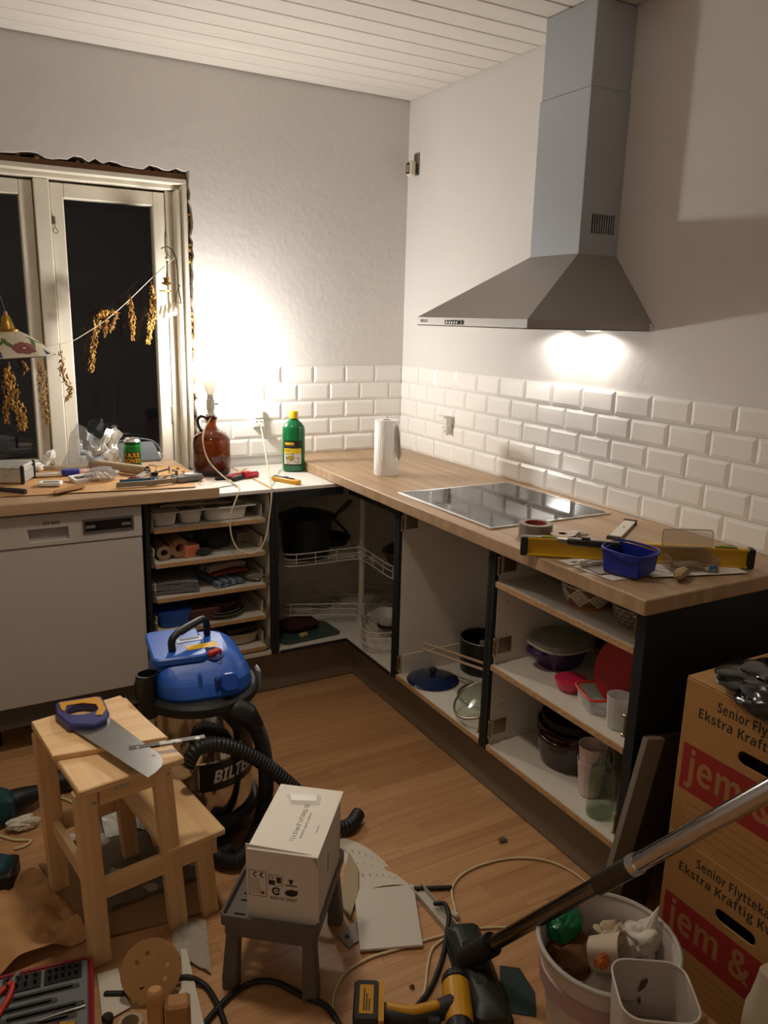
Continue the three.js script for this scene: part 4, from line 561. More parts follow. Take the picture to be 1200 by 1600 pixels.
{ // blue tray
  const p = onY(997, 898, WT + .007), t = thing('blue_storage_tray', 'bright blue open plastic storage tray on the papers', 'tray', [p.x, WT + .0085, p.z - .03], .3), m = M('#14248c', .5);
  const w = .098, d = .1, h = .058, th = .003, q = (x, y, z) => [x, y, z];
  A(t, 'tray_floor', B(w - .012, th, d - .012, .001, 0, th / 2, 0), m);
  A(t, 'back_wall', EX([[-w / 2 + .006, 0], [w / 2 - .006, 0], [w / 2, h], [-w / 2, h]], th, .0008), m, [0, 0, -d / 2 + .004], [-.09, 0, 0]);
  A(t, 'front_wall', EX([[-w / 2 + .006, 0], [w / 2 - .006, 0], [w / 2 - .001, h * .9], [-w / 2 + .001, h * .9]], th, .0008), m, [0, 0, d / 2 - .007], [.09, 0, 0]);
  for (const s of [-1, 1]) A(t, 'side_wall', EX([[-d / 2 + .006, 0], [d / 2 - .006, 0], [d / 2, h * .9], [d / 2 - .02, h * .92], [0, h * (s < 0 ? .8 : .98)], [-d / 2, h]], th, .0008), m, [s * (w / 2 - .006) - th / 2, 0, 0], [0, Math.PI / 2 * -1, 0]);
  A(t, 'rim', TB([[-w / 2, h, -d / 2], [w / 2, h, -d / 2], [w / 2, h * .92, d / 2], [-w / 2, h * .92, d / 2]].map(q => q), .003, 60, 6, true), m);
}
{ const p = onY(1058, 884, WT + .004), t = thing('clear_plastic_box', 'clear plastic box with hinged lid beside the blue tray', 'box', [p.x + .006, WT + .0046, p.z + .034], -.5), m = PH({ color: '#f0eeea', roughness: .06, transmission: .95, thickness: 0 });
  A(t, 'box_back', B(.12, .05, .002, .0005, 0, .025, -.03), m); A(t, 'box_front', B(.12, .03, .002, .0005, 0, .015, .03), m); for (const s of [-1, 1]) A(t, 'box_side', B(.002, .036, .06, .0005, s * .06, .018, 0), m); A(t, 'box_floor', B(.118, .002, .058, .0005, 0, .001, 0), m); A(t, 'lid', EX(rrect(.13, .046, .006, 3), .002, .0005), m, [0, .07, -.036], [-.1, 0, 0]); A(t, 'lid_rim', TB(rrect(.128, .044, .006, 3).map(([x, y]) => [x, y, 0]), .0018, 60, 5, true), PH({ color: '#dcdad2', roughness: .2, transmission: .5, thickness: 0 }), [0, .07, -.034], [-.1, 0, 0]); A(t, 'label', B(.02, .014, .0006, .0002, .045, .012, .0314), M('#3f6b9a', .5)); A(t, 'dried_filler', lump(.085, .018, .035, 71, .25, 2.5, 2), M('#8d7a5c', .9), [-.005, .002, .004]); }
oneW('sponge_lump', 'beige dried filler lump by the clear box', 'filler lump', (() => { const p = onY(1054, 893, WT + .003); return xf(lump(.085, .024, .034, 64, .2, 2, 2, false), [p.x - .03, WT + .004, p.z + .045], [0, .45, 0]); })(), M('#9c8663', .9));
{ const p = onY(1110, 893, WT + .003), t = thing('screw_bag', 'tiny clear bag of brown wall plugs at the sheet end', 'bag', [p.x, WT + .0045, p.z], .3); A(t, 'bag', lump(.05, .014, .035, 33, .3, 2, 2), PH({ color: '#d9cdb5', roughness: .2, transmission: .6, thickness: 0 })); A(t, 'plugs', J([0, 1, 2].map(k => B(.024, .005, .006, .001, -.004 + k * .004, .007, -.008 + k * .008))), M('#7a5a3a', .7)).userData.kind = 'stuff'; }
for (const [u, v] of [[735, 745], [712, 739], [724, 752], [700, 738], [690, 733]]) { const p = onY(u, v, WT); oneW('plaster_crumb', 'white plaster crumb on the worktop along the right tiles', 'crumb', xf(lump(.008, .004, .007, u, .4, 2, 1), [p.x, WT, p.z]), MAT.paper, 'plaster crumbs'); }

// =====================================================================
// DRAWER TRAYS
// =====================================================================
{ // cutlery tray
  const y = SHELF[0] + .0012, t = thing('cutlery_tray', 'white plastic cutlery tray with three tubs in the top drawer', 'tray', [-1.09, y, .35]), m = M('#cdc6ba', .45);
  const tub = (x0, x1) => { const w = x1 - x0, c = (x0 + x1) / 2; A(t, 'tub', J(loft([[.0, w - .03, .2, .02], [.002, w - .02, .21, .02], [.047, w - .006, .225, .014], [.05, w - .002, .228, .014]], 4, .7, true)), m, [c, .001, 0]); };
  tub(-.2, -.105); tub(-.1, -.012); tub(-.006, .16);
  A(t, 'rim', EXY(rrect(.385, .245, .015, 3), .004, .001, [rrect(.093, .215, .012, 3, -.1525), rrect(.082, .215, .012, 3, -.056), rrect(.16, .215, .012, 3, .077)]), m, [0, .049, 0]);
  const us = (n, lb, g, mt, p, r) => one(n, lb, 'utensil', g, mt, [p[0] - 1.09, p[1] + y, p[2] + .35], r);
  const sp = J(xf(lump(.045, .01, .06, 4, .08, 1, 2, false), [0, 0, .1]), xf(TB([[0, .005, .08], [0, .006, 0], [0, .008, -.1]], .005, 16, 7), [0, 0, 0]));
  us('wooden_spoon', 'pale wooden spoon lying with its bowl over the cutlery tray', sp, M('#c9b8a0', .6), [-.06, .056, .03], [0, 1.9, 0]); us('wooden_spoon', 'second pale spoon crossing under the wooden spoon', sp.clone(), M('#bba98f', .6), [-.02, .054, .06], [0, 1.55, 0]);
  us('spatula', 'long white plastic spatula across the cutlery tray', xf(B(.2, .006, .022, .002), [0, 0, 0]), M('#d2ccc2', .5), [.06, .064, .0], [0, .25, .08]); us('brush_handle', 'white upright plastic handle at the back of the cutlery tray', B(.02, .06, .02, .005), M('#cfc9bf', .5), [.145, .03, .04], [.1, .2, 0]); us('whisk_handle', 'reddish wooden utensil handle across the cutlery tray', xf(CY(.007, .15, 10), [0, 0, 0], [0, 0, 1.5]), M('#7a3f35', .6), [.08, .062, -.05], [0, .2, 0]);
}
{
  const y = SHELF[1] + .0012, m = M('#8a6544', .85), P = (u, v, dz = 0) => { const p = onZ(u, v, .42 - dz); return [p.x, y, .42 - dz]; };
  { const t = thing('paper_roll', 'brown paper roll lying end-on in the second drawer', 'roll', P(254, 868)); A(t, 'roll', L([[.013, 0], [.027, 0], [.027, .2], [.013, .2], [.013, 0]], 24).rotateX(-Math.PI / 2).translate(0, .0275, .03), M('#8d735a', .85)); }
  { const t = thing('kraft_bag_roll', 'brown kraft bag roll beside the end-on paper roll', 'roll', P(279, 868)); A(t, 'roll', L([[.016, 0], [.036, 0], [.038, .18], [.016, .18], [.016, 0]], 20).rotateX(-Math.PI / 2).translate(0, .038, .025), m); A(t, 'wrap_edge', B(.003, .05, .15, .001, -.037, .04, -.04), m); }
  { const t = thing('salmon_box', 'small salmon pink carton in the second drawer', 'box', P(295, 870), .25); A(t, 'carton', B(.06, .044, .06, .002, 0, .022, 0), M('#c4714e', .7)); A(t, 'printed_text', B(.04, .025, .0008, .0002, 0, .022, .0304), M('#b86342', .7)); }
  oneW('dark_cloth_bag', 'black crumpled cloth bag in the second drawer', 'bag', xf(lump(.16, .1, .13, 14, .25, 1.8, 2, false), P(333, 872, .06)), M('#141214', .85));
  oneW('pan_brush', 'dark bristle brush in front of the black bag', 'brush', xf(lump(.07, .03, .05, 19, .3, 2, 2), P(318, 868, -.02)), M('#2a2624', .8));
  { const t = thing('foil_box', 'long flat beige carton at the back of the second drawer', 'box', P(390, 850, .12), -.05); A(t, 'carton', B(.12, .035, .05, .002, 0, .0175, 0), M('#a89a84', .7)); A(t, 'print_panel', B(.08, .02, .001, .0002, 0, .0175, .0253), M('#8d8270', .7)); }
  oneW('plate_stack', 'grey-white plate standing at the back of the second drawer', 'plate', xf(L([[0, .004], [.04, 0], [.065, .012], [.066, .015], [.04, .004], [0, .008]], 28).rotateX(1.25), [onZ(300, 850, .2).x, y + .066, .2]), M('#8f8b84', .4));
}
{ // towels
  const y = SHELF[2] + .0012, stripe = (a, b, n, vert) => dataTex(128, 128, (u, v) => { const s = ((vert ? u : v) * n) % 1 < .45 ? a : b, k = fbm2(u, v, 30, 30, 3, 2) * 24 - 12; return s.map(c => c + k); }, [1, 1]);
  const cloth = (n, lb, cx, cz, w, d, layers, mt, seed, ry, y0 = 0) => { const t = thing(n, lb, 'towel', [cx, y + y0, cz], ry); for (let k = 0; k < layers; k++) { const h = .011; A(t, 'fold', sheet(18, 8, (u, v) => [(u - .5) * w * (1 - k * .02), (k + 1) * h + .006 * vn3(u * 5 + seed, k, v * 3, seed) - .008 * Math.pow(Math.abs(u - .5) * 2, 4), (v - .5) * d], h * .8, true), mt); } };
  const st = S({ map: stripe([150, 146, 146], [58, 52, 54], 9), roughness: .95 });
  const p = onZ(272, 930, .4), q = onZ(345, 920, .4);
  cloth('striped_towel', 'grey and white striped folded towels in the third drawer', p.x, .36, .19, .2, 4, st, 3, -.15);
  cloth('folded_cloth', 'blue and grey folded cloth in the third drawer', q.x + .01, .385, .12, .15, 2, S({ map: stripe([120, 132, 146], [70, 84, 104], 4, true), roughness: .95 }), 7, .2);
  cloth('red_cloth', 'red folded cloth between pale towels in the third drawer', q.x + .03, .34, .15, .16, 1, M('#8a3d34', .95), 9, .1, .034);
  cloth('cream_towel', 'cream towel with brown bands on top of the red cloth', q.x + .015, .33, .16, .15, 2, S({ map: stripe([178, 168, 152], [128, 102, 82], 3), roughness: .95 }), 11, .18, .05);
  oneW('knit_cloth', 'grey knitted cloth crumpled at the drawer end', 'cloth', xf(lump(.09, .04, .08, 28, .3, 2, 2), [onZ(398, 915, .42).x, y, .42]), M('#86807a', .95));
}
{
  const y = SHELF[3] + .0012;
  oneW('blue_plastic_tub', 'blue plastic tub at the left of the fourth drawer', 'tub', xf(loft([[0, .1, .12, .03], [.004, .112, .13, .03], [.06, .13, .15, .03], [.064, .13, .15, .03]], 5), [onZ(268, 968, .4).x, y, .4]), M('#174a9c', .35));
  { const x = onZ(312, 965, .38).x, t = thing('maroon_box', 'dark maroon flat box in the fourth drawer', 'box', [x, y, .38]); A(t, 'box_body', B(.12, .04, .16, .003, 0, .02, 0), M('#4a2520', .7)); A(t, 'box_lid', B(.122, .014, .162, .003, 0, .046, 0), M('#542a24', .7)); }
  { const x = onZ(345, 978, .4).x, bow = (n, lb, r, h, c, y0) => oneW(n, lb, 'bowl', xf(cup([[r * .45, 0], [r * .5, .003], [r * .9, h * .6], [r, h]], .004, 32), [x, y + y0, .39]), M(c, .35)); bow('green_plate', 'pale green rimmed plate under the maroon bowl', .095, .022, '#5d6d60', 0); bow('grey_plate', 'grey plate stacked on the pale green plate', .085, .022, '#77726a', .007); bow('maroon_bowl', 'dark maroon bowl on top of the plates', .078, .05, '#3f1618', .014); }
}
{ const y = SHELF[4] + .0012, x = onZ(375, 1010, .4).x, t = thing('oval_dish', 'cream oval baking dish in the lowest drawer', 'dish', [x, y, .38]); A(t, 'dish', cup([[.06, 0], [.07, .006], [.085, .045], [.092, .05]], .005, 36).scale(1.05, 1, .9), M('#b5a78f', .4)); oneW('baking_tin', 'black shallow baking tin resting in the oval dish', 'tin', xf(loft([[0, .11, .13, .02], [.003, .12, .14, .02], [.02, .13, .15, .02], [.022, .13, .15, .02]], 4), [x - .01, y + .055, .38], [0, .1, 0]), M('#1d1a18', .4)); }

// =====================================================================
// CAROUSEL
// =====================================================================
{ const y = .506, t = thing('stock_pot', 'large black stock pot with lid on the wire carousel', 'pot', [-.605, y, .262], 0), m = M('#101113', .42);
  A(t, 'pot_body', L([[0, 0], [.09, 0], [.098, .006], [.112, .165], [.115, .17], [.115, .175], [0, .175]], 36), m); A(t, 'lid', L([[.116, .175], [.118, .179], [.08, .192], [.03, .2], [0, .201]], 36), m); A(t, 'lid_handle', TB([[-.075, .192, .02], [-.074, .21, .02], [-.03, .214, .02], [-.024, .198, .02]], .0065, 24, 8), m); A(t, 'pot_ear', TB([[.11, .15, .02], [.13, .158, .018], [.13, .158, -.018], [.11, .15, -.02]], .006, 20, 8), m); }
{ const t = thing('frying_pan', 'black frying pan leaning up behind the stock pot', 'pan', [-.43, .506, .135], -.4); const m = M('#131315', .45); A(t, 'pan_body', cup([[.07, 0], [.075, .002], [.092, .035]], .003, 32), m); A(t, 'handle', EX([[0, -.008], [.04, -.007], [.11, -.011], [.12, 0], [.11, .012], [.04, .008], [0, .008]], .014, .004), m, [.0, .14, .1], [0, .1, .75]); A(t, 'handle_shaft', TB([[.085, .03, .03], [.06, .08, .07], [.01, .14, .107]], .006, 16, 7), m); }
{ const t = thing('red_rim_pan', 'dark pan with a red rim on the right side of the carousel', 'pan', [-.3, .506, .59]), m = M('#1a1718', .4); A(t, 'pan_body', cup([[.06, 0], [.066, .003], [.095, .06], [.1, .07]], .004, 36), m); A(t, 'rim', new THREE.TorusGeometry(.1, .0055, 8, 48).rotateX(Math.PI / 2), M('#6e2a20', .4), [0, .07, 0]); A(t, 'lid', L([[.098, .074], [.08, .09], [.03, .1], [0, .101]], 32), M('#231d1c', .35)); }
oneW('glass_cutting_board', 'green tinted glass cutting board on the carousel cabinet floor', 'cutting board', xf(EXY(rrect(.27, .17, .03, 5), .006, .0015), [-.665, .2065, .385], [0, .06, 0]), PH({ color: '#41564d', roughness: .15, transmission: .25, thickness: 0 }));
oneW('red_roasting_tray', 'dark red roasting tray on the glass cutting board', 'tray', xf(loft([[0, .13, .1, .03], [.003, .14, .11, .03], [.022, .16, .13, .035], [.024, .16, .13, .035]], 5), [-.67, .214, .33], [0, .1, 0]), M('#3a1114', .45));
oneW('yellow_sponge', 'small pale yellow sponge on the glass cutting board', 'sponge', xf(B(.035, .014, .022, .003, 0, .007, 0), [-.69, .2135, .43], [0, .3, 0]), M('#a89a62', .9));
{ const p = onY(606, 962, .26), t = thing('white_bowl', 'white bowl with black base on the lower wire basket', 'bowl', [-.37, .2535, .57]); A(t, 'bowl', cup([[.03, .008], [.04, .012], [.062, .05], [.064, .06]], .004, 28), M('#bdb8ae', .35)); A(t, 'base_ring', L([[.034, 0], [.045, .002], [.045, .016], [.034, .016]], 28), MAT.black); }

// =====================================================================
// POT CABINET
// =====================================================================
{ const t = thing('blue_pot_lid', 'glossy dark blue enamel pot lid on the white cabinet floor', 'lid', [-.425, .2085, 1.005]); A(t, 'lid', L([[.095, 0], [.096, .004], [.085, .01], [.055, .02], [.02, .026], [0, .027]], 40), PH({ color: '#12264a', roughness: .12, clearcoat: .6 })); A(t, 'knob', L([[0, .026], [.008, .027], [.009, .034], [.016, .04], [.014, .046], [0, .048]], 16), M('#0f1c36', .2)); }
{ const t = thing('glass_pot_lid', 'glass pot lid with steel rim and black knob', 'lid', [-.33, .2085, 1.21]); const gl = PH({ color: '#d5dccb', roughness: .08, transmission: .85, thickness: 0 }); A(t, 'glass', L([[.1, .006], [.09, .014], [.06, .024], [.02, .03], [0, .03]], 40), gl); A(t, 'steel_rim', L([[.098, 0], [.106, .001], [.106, .009], [.1, .01]], 40), MAT.chrome); A(t, 'knob', L([[0, .03], [.013, .03], [.012, .044], [.022, .052], [.02, .062], [0, .064]], 18), M('#2a251e', .35)); }
{ const t = thing('leaning_glass_lid', 'glass lid leaning on edge against the cabinet divider', 'lid', [-.41, .2085, 1.325]); t.rotation.set(-.25, .3, .5); A(t, 'glass', L([[.088, .06], [.07, .066], [.03, .075], [0, .077]], 36), PH({ color: '#dde2d2', roughness: .08, transmission: .9, thickness: 0 }), [.0, .02, 0]); A(t, 'steel_rim', new THREE.TorusGeometry(.09, .004, 8, 48).rotateX(Math.PI / 2), M('#9a9276', .25, .9), [0, .079, 0]); }
{ const t = thing('black_saucepan', 'black saucepan with steel rim at the back of the pot cabinet', 'saucepan', [-.2, .2085, 1.005]); A(t, 'pan_body', cup([[.08, 0], [.086, .004], [.09, .13]], .003, 36), M('#17140f', .4)); A(t, 'rim', new THREE.TorusGeometry(.09, .003, 6, 48).rotateX(Math.PI / 2), MAT.chrome, [0, .13, 0]); A(t, 'handle', TB([[-.02, .11, .088], [-.04, .115, .13], [-.06, .118, .18]], .007, 16, 8), MAT.black); A(t, 'inner_knob', L([[0, .09], [.015, .092], [.017, .11], [0, .114]], 14), M('#d2ccbe', .3)); }

// =====================================================================
// BOWL CABINET
// =====================================================================
{ const zig = (a, b, k) => canvasTex(512, 128, (g, w, h) => { g.fillStyle = a; g.fillRect(0, 0, w, h); g.strokeStyle = b; g.lineJoin = 'miter'; if (k) { for (let o = 0; o < 3; o++) { g.lineWidth = 7; for (let i = 0; i < 8; i++) { const x = i * 64 + 32, s = 26 - o * 10; g.beginPath(); g.moveTo(x, 56 - s * 1.9); g.lineTo(x + s * 1.22, 56); g.lineTo(x, 56 + s * 1.9); g.lineTo(x - s * 1.22, 56); g.closePath(); g.stroke(); } } g.fillStyle = '#b0693c'; g.fillRect(0, 108, w, 20); g.fillStyle = b; g.fillRect(0, 0, w, 6); } else { g.lineWidth = 5; for (let y = 0; y < 5; y++) for (let i = 0; i < 20; i++) { g.beginPath(); const x = i * 26 + (y % 2) * 13, yy = y * 26 + 8; g.moveTo(x, yy); g.lineTo(x + 9, yy + 9); g.lineTo(x + 18, yy); g.stroke(); } } });
  const bowl = (lb, x, z, r, h, tx, ry) => { const t = thing('patterned_bowl', lb, 'bowl', [x, .7455, z], ry); A(t, 'patterned_side', sheet(40, 5, (u, v) => { const a = u * 2 * Math.PI, rr = r * (1 - .28 * v * v); return [Math.cos(a) * rr, h * (1 - v), -Math.sin(a) * rr]; }, .004, true), S({ map: tx, roughness: .5 })); A(t, 'bowl_floor', CY(r * .7, .006, 28), M('#8a5230', .6)); };
  bowl('bowl with white diamond zigzag pattern and terracotta foot', -.405, 1.735, .078, .062, zig('#6b4a38', '#cfc4b0', 1), 0); bowl('smaller bowl with fine grey chevron pattern beside the end panel', -.4, 1.905, .066, .056, zig('#5f574c', '#b5aa98', 0), 0);
  one('glass_dish', 'flat clear glass dish at the back of the top shelf', 'dish', cup([[.06, 0], [.065, .003], [.075, .03]], .003, 28), PH({ color: '#c9c3b4', roughness: .1, transmission: .8, thickness: 0 }), [-.25, .7455, 1.62]);
}
{ const y = .4785;
  { const t = thing('purple_container', 'purple plastic container with a cloudy round lid', 'container', [-.33, y + .0, 1.555]); A(t, 'tub', loft([[0, .12, .1, .05], [.004, .13, .11, .05], [.06, .165, .15, .06], [.066, .175, .16, .065]], 6), M('#3a1450', .35)); A(t, 'side_handle', TB([[-.07, .06, .03], [-.1, .058, .02], [-.1, .058, -.03], [-.07, .06, -.04]], .008, 20, 8), M('#3a1450', .35)); A(t, 'lid', loft([[.067, .18, .165, .07], [.072, .19, .175, .07], [.088, .18, .165, .07], [.092, .16, .15, .06]], 8), PH({ color: '#a8a89e', roughness: .3, transmission: .45, thickness: 0 })); A(t, 'lid_rim', TB(rrect(.19, .175, .07, 6).map(([a, b]) => [a, .073, b]), .004, 80, 6, true), PH({ color: '#c6c6bc', roughness: .3, transmission: .3, thickness: 0 })); }
  { const t = thing('kitchen_sieve', 'round sieve with a pale wooden handle', 'sieve', [-.2, y, 1.68]); A(t, 'mesh_bowl', cup([[.02, .02], [.06, .035], [.085, .07], [.088, .08]], .002, 30), M('#4c4432', .5, .5)); A(t, 'ring', new THREE.TorusGeometry(.088, .004, 6, 40).rotateX(Math.PI / 2), M('#7d7250', .3, .8), [0, .08, 0]); A(t, 'handle', TB([[-.03, .085, .06], [-.08, .085, .11], [-.13, .082, .165]], .006, 16, 8), M('#b39b78', .6)); }
  oneW('dark_frying_pan', 'black deep pan behind the sieve on the middle shelf', 'pan', xf(cup([[.07, 0], [.078, .004], [.095, .05]], .004, 32), [-.12, y, 1.86]), MAT.black);
  oneW('pink_bowl', 'bright pink plastic bowl lying on the middle shelf', 'bowl', xf(loft([[0, .05, .05, .025], [.006, .07, .07, .035], [.03, .086, .086, .04], [.034, .088, .088, .04]], 6), [-.42, y, 1.705]), M('#c42a4a', .35));
  { const t = thing('orange_rim_container', 'frosted food container with an orange rim', 'container', [-.43, y, 1.815], -.35); A(t, 'tub', loft([[0, .06, .09, .015], [.003, .066, .096, .016], [.045, .076, .112, .02]], 4, .7, true), MAT.frosted); A(t, 'rim', TB(rrect(.08, .116, .02, 4).map(([a, b]) => [a, .046, b]), .004, 60, 6, true), M('#cf3a1c', .4)); }
  one('shot_glass', 'small clear glass standing in the orange rimmed container', 'glass', cup([[.014, 0], [.017, .002], [.021, .045]], .002, 20), MAT.clear, [-.43, y + .005, 1.815]);
  { const t = thing('red_plate', 'round red plastic plate leaning against the end panel', 'plate', [-.35, y + .001, 1.875]); A(t, 'plate', xf(L([[0, .004], [.085, 0], [.108, .01], [.11, .014], [.085, .005], [0, .009]], 40), [0, .108, 0], [0, 0, Math.PI / 2 - .18]), M('#a31712', .4), null, [0, .75, 0]); }
  { const t = thing('plastic_tumbler', 'frosted plastic tumbler at the front of the middle shelf', 'cup', [-.455, y, 1.925]); A(t, 'tumbler', cup([[.026, 0], [.029, .003], [.034, .088]], .0018, 28), MAT.frosted); }
}
{ const y = .2085;
  { const t = thing('maroon_casserole', 'dark maroon casserole pot on the lowest shelf', 'pot', [-.335, y, 1.655]); A(t, 'pot_body', cup([[.09, 0], [.1, .006], [.11, .05], [.11, .12], [.114, .126]], .005, 40), PH({ color: '#2a0d0d', roughness: .2, clearcoat: .5 })); A(t, 'band', L([[.1105, .085], [.114, .09], [.114, .105], [.1105, .11]], 40), M('#3d1314', .25)); A(t, 'ear', TB([[-.09, .1, .065], [-.12, .1, .05], [-.12, .1, -.01], [-.108, .1, -.03]], .009, 20, 8), M('#2a0d0d', .25)); A(t, 'inner_pan', L([[.1, .126], [.103, .13], [.103, .15], [.1, .152], [.098, .13]], 36), MAT.black); }
  const cp = cup([[.026, 0], [.03, .003], [.04, .105], [.0415, .108]], .002, 28);
  one('white_plastic_cup', 'white plastic cup standing on the lowest shelf', 'cup', cp, M('#cdb8b0', .4), [-.42, y, 1.815]); one('white_plastic_cup', 'white plastic cup nested in the standing cup', 'cup', cp.clone(), M('#d6c3bb', .4), [-.42, y + .045, 1.815]);
  const bt = thing('swing_top_bottle', 'clear glass swing-top bottle at the front of the lowest shelf', 'bottle', [-.465, y, 1.9]); const gl = PH({ color: '#e6ece3', roughness: .04, transmission: 1, thickness: 0, ior: 1.5 });
  A(bt, 'bottle', L([[0, .004], [.03, 0], [.036, .004], [.037, .012], [.037, .11], [.03, .14], [.016, .16], [.0135, .175], [.0135, .2], [.0165, .203], [.0165, .21], [.012, .212]], 28), gl); A(bt, 'wire_clasp', TB([[-.015, .195, .01], [-.022, .18, .012], [-.02, .15, .016], [.0, .14, .022], [.02, .15, .016], [.022, .18, .012], [.015, .195, .01]], .0016, 40, 5), MAT.steelDull); A(bt, 'thick_base', L([[0, .005], [.034, .003], [.035, .012], [0, .014]], 28), PH({ color: '#e6ebe0', roughness: .05, transmission: .9, thickness: 0 }));
  dup(bt, [-.4, y, 1.945], .6, 'clear glass bottle standing behind the swing-top bottle');
  oneW('dark_tin', 'small dark tin beside the bottles near the end panel', 'tin', xf(CY(.025, .1, 20), [-.33, y, 1.95]), M('#1c1a18', .4));
}

// =====================================================================
// FLOOR: vacuum cleaner
// =====================================================================
{
  const vx = -1.338, vz = 1.165, t = thing('workshop_vacuum', 'blue topped workshop vacuum with chrome drum and black hose', 'vacuum cleaner', [vx, 0, vz]);
  const blk = M('#141416', .5), blue = S({ color: '#2058b6', roughness: .42, bumpMap: fineBump, bumpScale: .0004 });
  A(t, 'wheel_base', L([[0, .045], [.15, .045], [.168, .05], [.168, .085], [.158, .1], [0, .1]], 36), blk);
  for (let k = 0; k < 5; k++) { const a = k / 5 * 6.283 + .4; A(t, 'caster', xf(CY(.022, .018, 14), [Math.cos(a) * .15, .0225, Math.sin(a) * .15], [Math.PI / 2, 0, 0]), blk); A(t, 'caster_fork', CY(.012, .03, 10), blk, [Math.cos(a) * .15, .03, Math.sin(a) * .15]); }
  A(t, 'drum', L([[0, .098], [.146, .098], [.148, .104], [.148, .2], [.1495, .205], [.148, .21], [.148, .28], [.1495, .285], [.148, .29], [.148, .438], [0, .438]], 48), M('#b9b6b0', .09, 1));
  const tx = canvasTex(512, 128, (g, w, h) => { g.fillStyle = '#0c0c0d'; g.fillRect(0, 0, w, h); g.fillStyle = '#cfc9bf'; g.font = 'italic 900 78px sans-serif'; g.fillText('BILTEMA', 66, 92, 400); });
  A(t, 'brand_band', sheet(24, 2, (u, v) => { const a = 2.45 - u * 1.85; return [Math.cos(a) * .1504, .285 - v * .085, Math.sin(a) * .1504]; }, .0008, true), S({ map: tx, roughness: .35 }), null, [0, .55, 0]);
  const sw = canvasTex(128, 128, (g) => { g.fillStyle = '#161414'; g.fillRect(0, 0, 128, 128); });
  A(t, 'drum_stripe', sheet(10, 10, (u, v) => { const a = 1.75 - u * .35 - v * .7; return [Math.cos(a) * .1506, .43 - v * .15, Math.sin(a) * .1506]; }, .0008), M('#222022', .4), null, [0, .25, 0]);
  A(t, 'head_ring', L([[.148, .432], [.164, .434], [.168, .442], [.168, .46], [.16, .468], [.14, .472], [0, .472]], 48), blk);
  A(t, 'clamp', B(.045, .06, .012, .005, 0, .455, .172), M('#9a9996', .4, .4), null, [0, 1.45, 0]); A(t, 'clamp', B(.045, .06, .012, .005, 0, .455, .172), blk, null, [0, -1.9, 0]);
  const hd = new THREE.Group(); hd.name = 'motor_head'; hd.rotation.y = -.12; hd.position.y = .012; t.add(hd);
  A(hd, 'blue_shell', loft([[.455, .27, .262, .1, .004, 0], [.468, .278, .27, .1, .004, 0], [.5, .268, .256, .075, .002, -.006], [.525, .25, .228, .05, -.002, -.016], [.545, .226, .2, .04, -.008, -.024], [.556, .2, .178, .036, -.012, -.03], [.56, .185, .165, .034, -.014, -.03]], 8, .38), blue);
  A(hd, 'top_plate', loft([[.552, .15, .215, .02, -.058, -.03], [.566, .15, .215, .02, -.058, -.03], [.57, .14, .205, .018, -.058, -.03]], 4, .4), blue);
  A(hd, 'front_ridge', loft([[.54, .012, .11, .004, .045, .03], [.5605, .012, .1, .004, .045, .01]], 3), M('#143f90', .45));
  A(hd, 'handle', TB([[-.075, .566, .028], [-.075, .6, .026], [-.062, .613, .016], [.0, .62, -.04], [.028, .617, -.066], [.038, .6, -.077], [.04, .566, -.08]], .0105, 50, 10), blk);
  A(hd, 'handle_ribs', J(Array.from({ length: 11 }, (_, k) => xf(B(.004, .012, .023, .001), [mix(-.05, .015, k / 10), mix(.614, .62, k / 10), mix(.006, -.054, k / 10)], [0, .75, 0]))), M('#26262a', .5)).userData.kind = 'stuff';
  A(hd, 'rating_plate', B(.075, .0015, .03, .0004, -.015, .5708, -.04), M('#8fa0c0', .4), null, [0, .1, 0]); A(hd, 'rating_print', B(.055, .0008, .012, .0002, -.013, .572, -.046), MAT.black, null, [0, .1, 0]);
  print(hd, 'yellow_warning_label', .088, .032, canvasTex(256, 96, g => { g.fillStyle = '#d8ab18'; g.fillRect(0, 0, 256, 96); g.fillStyle = '#2a2206'; g.font = 'bold 18px sans-serif'; g.fillText('\u2014 \u2014 \u2014 \u2014 \u2014', 40, 38); g.font = 'bold 34px sans-serif'; g.fillText('!', 118, 80); }), [.008, .5712, .018], [-Math.PI / 2, 0, .12]);
  const kn = A(hd, 'switch_dial', CY(.028, .006, 24), M('#14265c', .4), [.035, .553, .052], [.32, 0, -.05]); A(kn, 'red_knob', loft([[.006, .046, .02, .009], [.012, .046, .02, .009], [.018, .036, .012, .006]], 4), M('#a82018', .35), null, [0, .35, 0]);
  A(hd, 'socket_cover', loft([[0, .05, .052, .016], [.014, .05, .052, .016], [.02, .042, .044, .014]], 6), M('#1746a0', .35), [.06, .497, .122], [1.1, 0, -.1]); A(hd, 'cover_hinge', B(.01, .036, .02, .003, .028, .5, .126), M('#0e2a66', .45));
  A(hd, 'side_rib', loft([[.456, .01, .03, .004], [.52, .01, .026, .004], [.53, .008, .02, .003]], 3), blue, [-.015, 0, .112]);
  A(t, 'accessory_holder', J(L([[.016, .42], [.026, .42], [.028, .535], [.03, .545], [.024, .545], [.022, .44], [.016, .43]], 18).translate(-.158, 0, .05)), blk);
  const W = (u, v, y) => onY(u, v, y).sub(V(vx, 0, vz)), Wz = (u, v, z) => onZ(u, v, z).sub(V(vx, 0, vz));
  A(t, 'hose_inlet', TB([[.07, .385, .115], Wz(366, 1108, 1.305).toArray(), Wz(386, 1118, 1.32).toArray()], .034, 16, 14), blk); A(t, 'inlet_collar', TB([Wz(384, 1117, 1.32).toArray(), Wz(396, 1130, 1.322).toArray()], .0275, 8, 14), M('#202024', .4));
  const cor = r => (f, i) => r * (i % 4 < 2 ? 1 : .86);
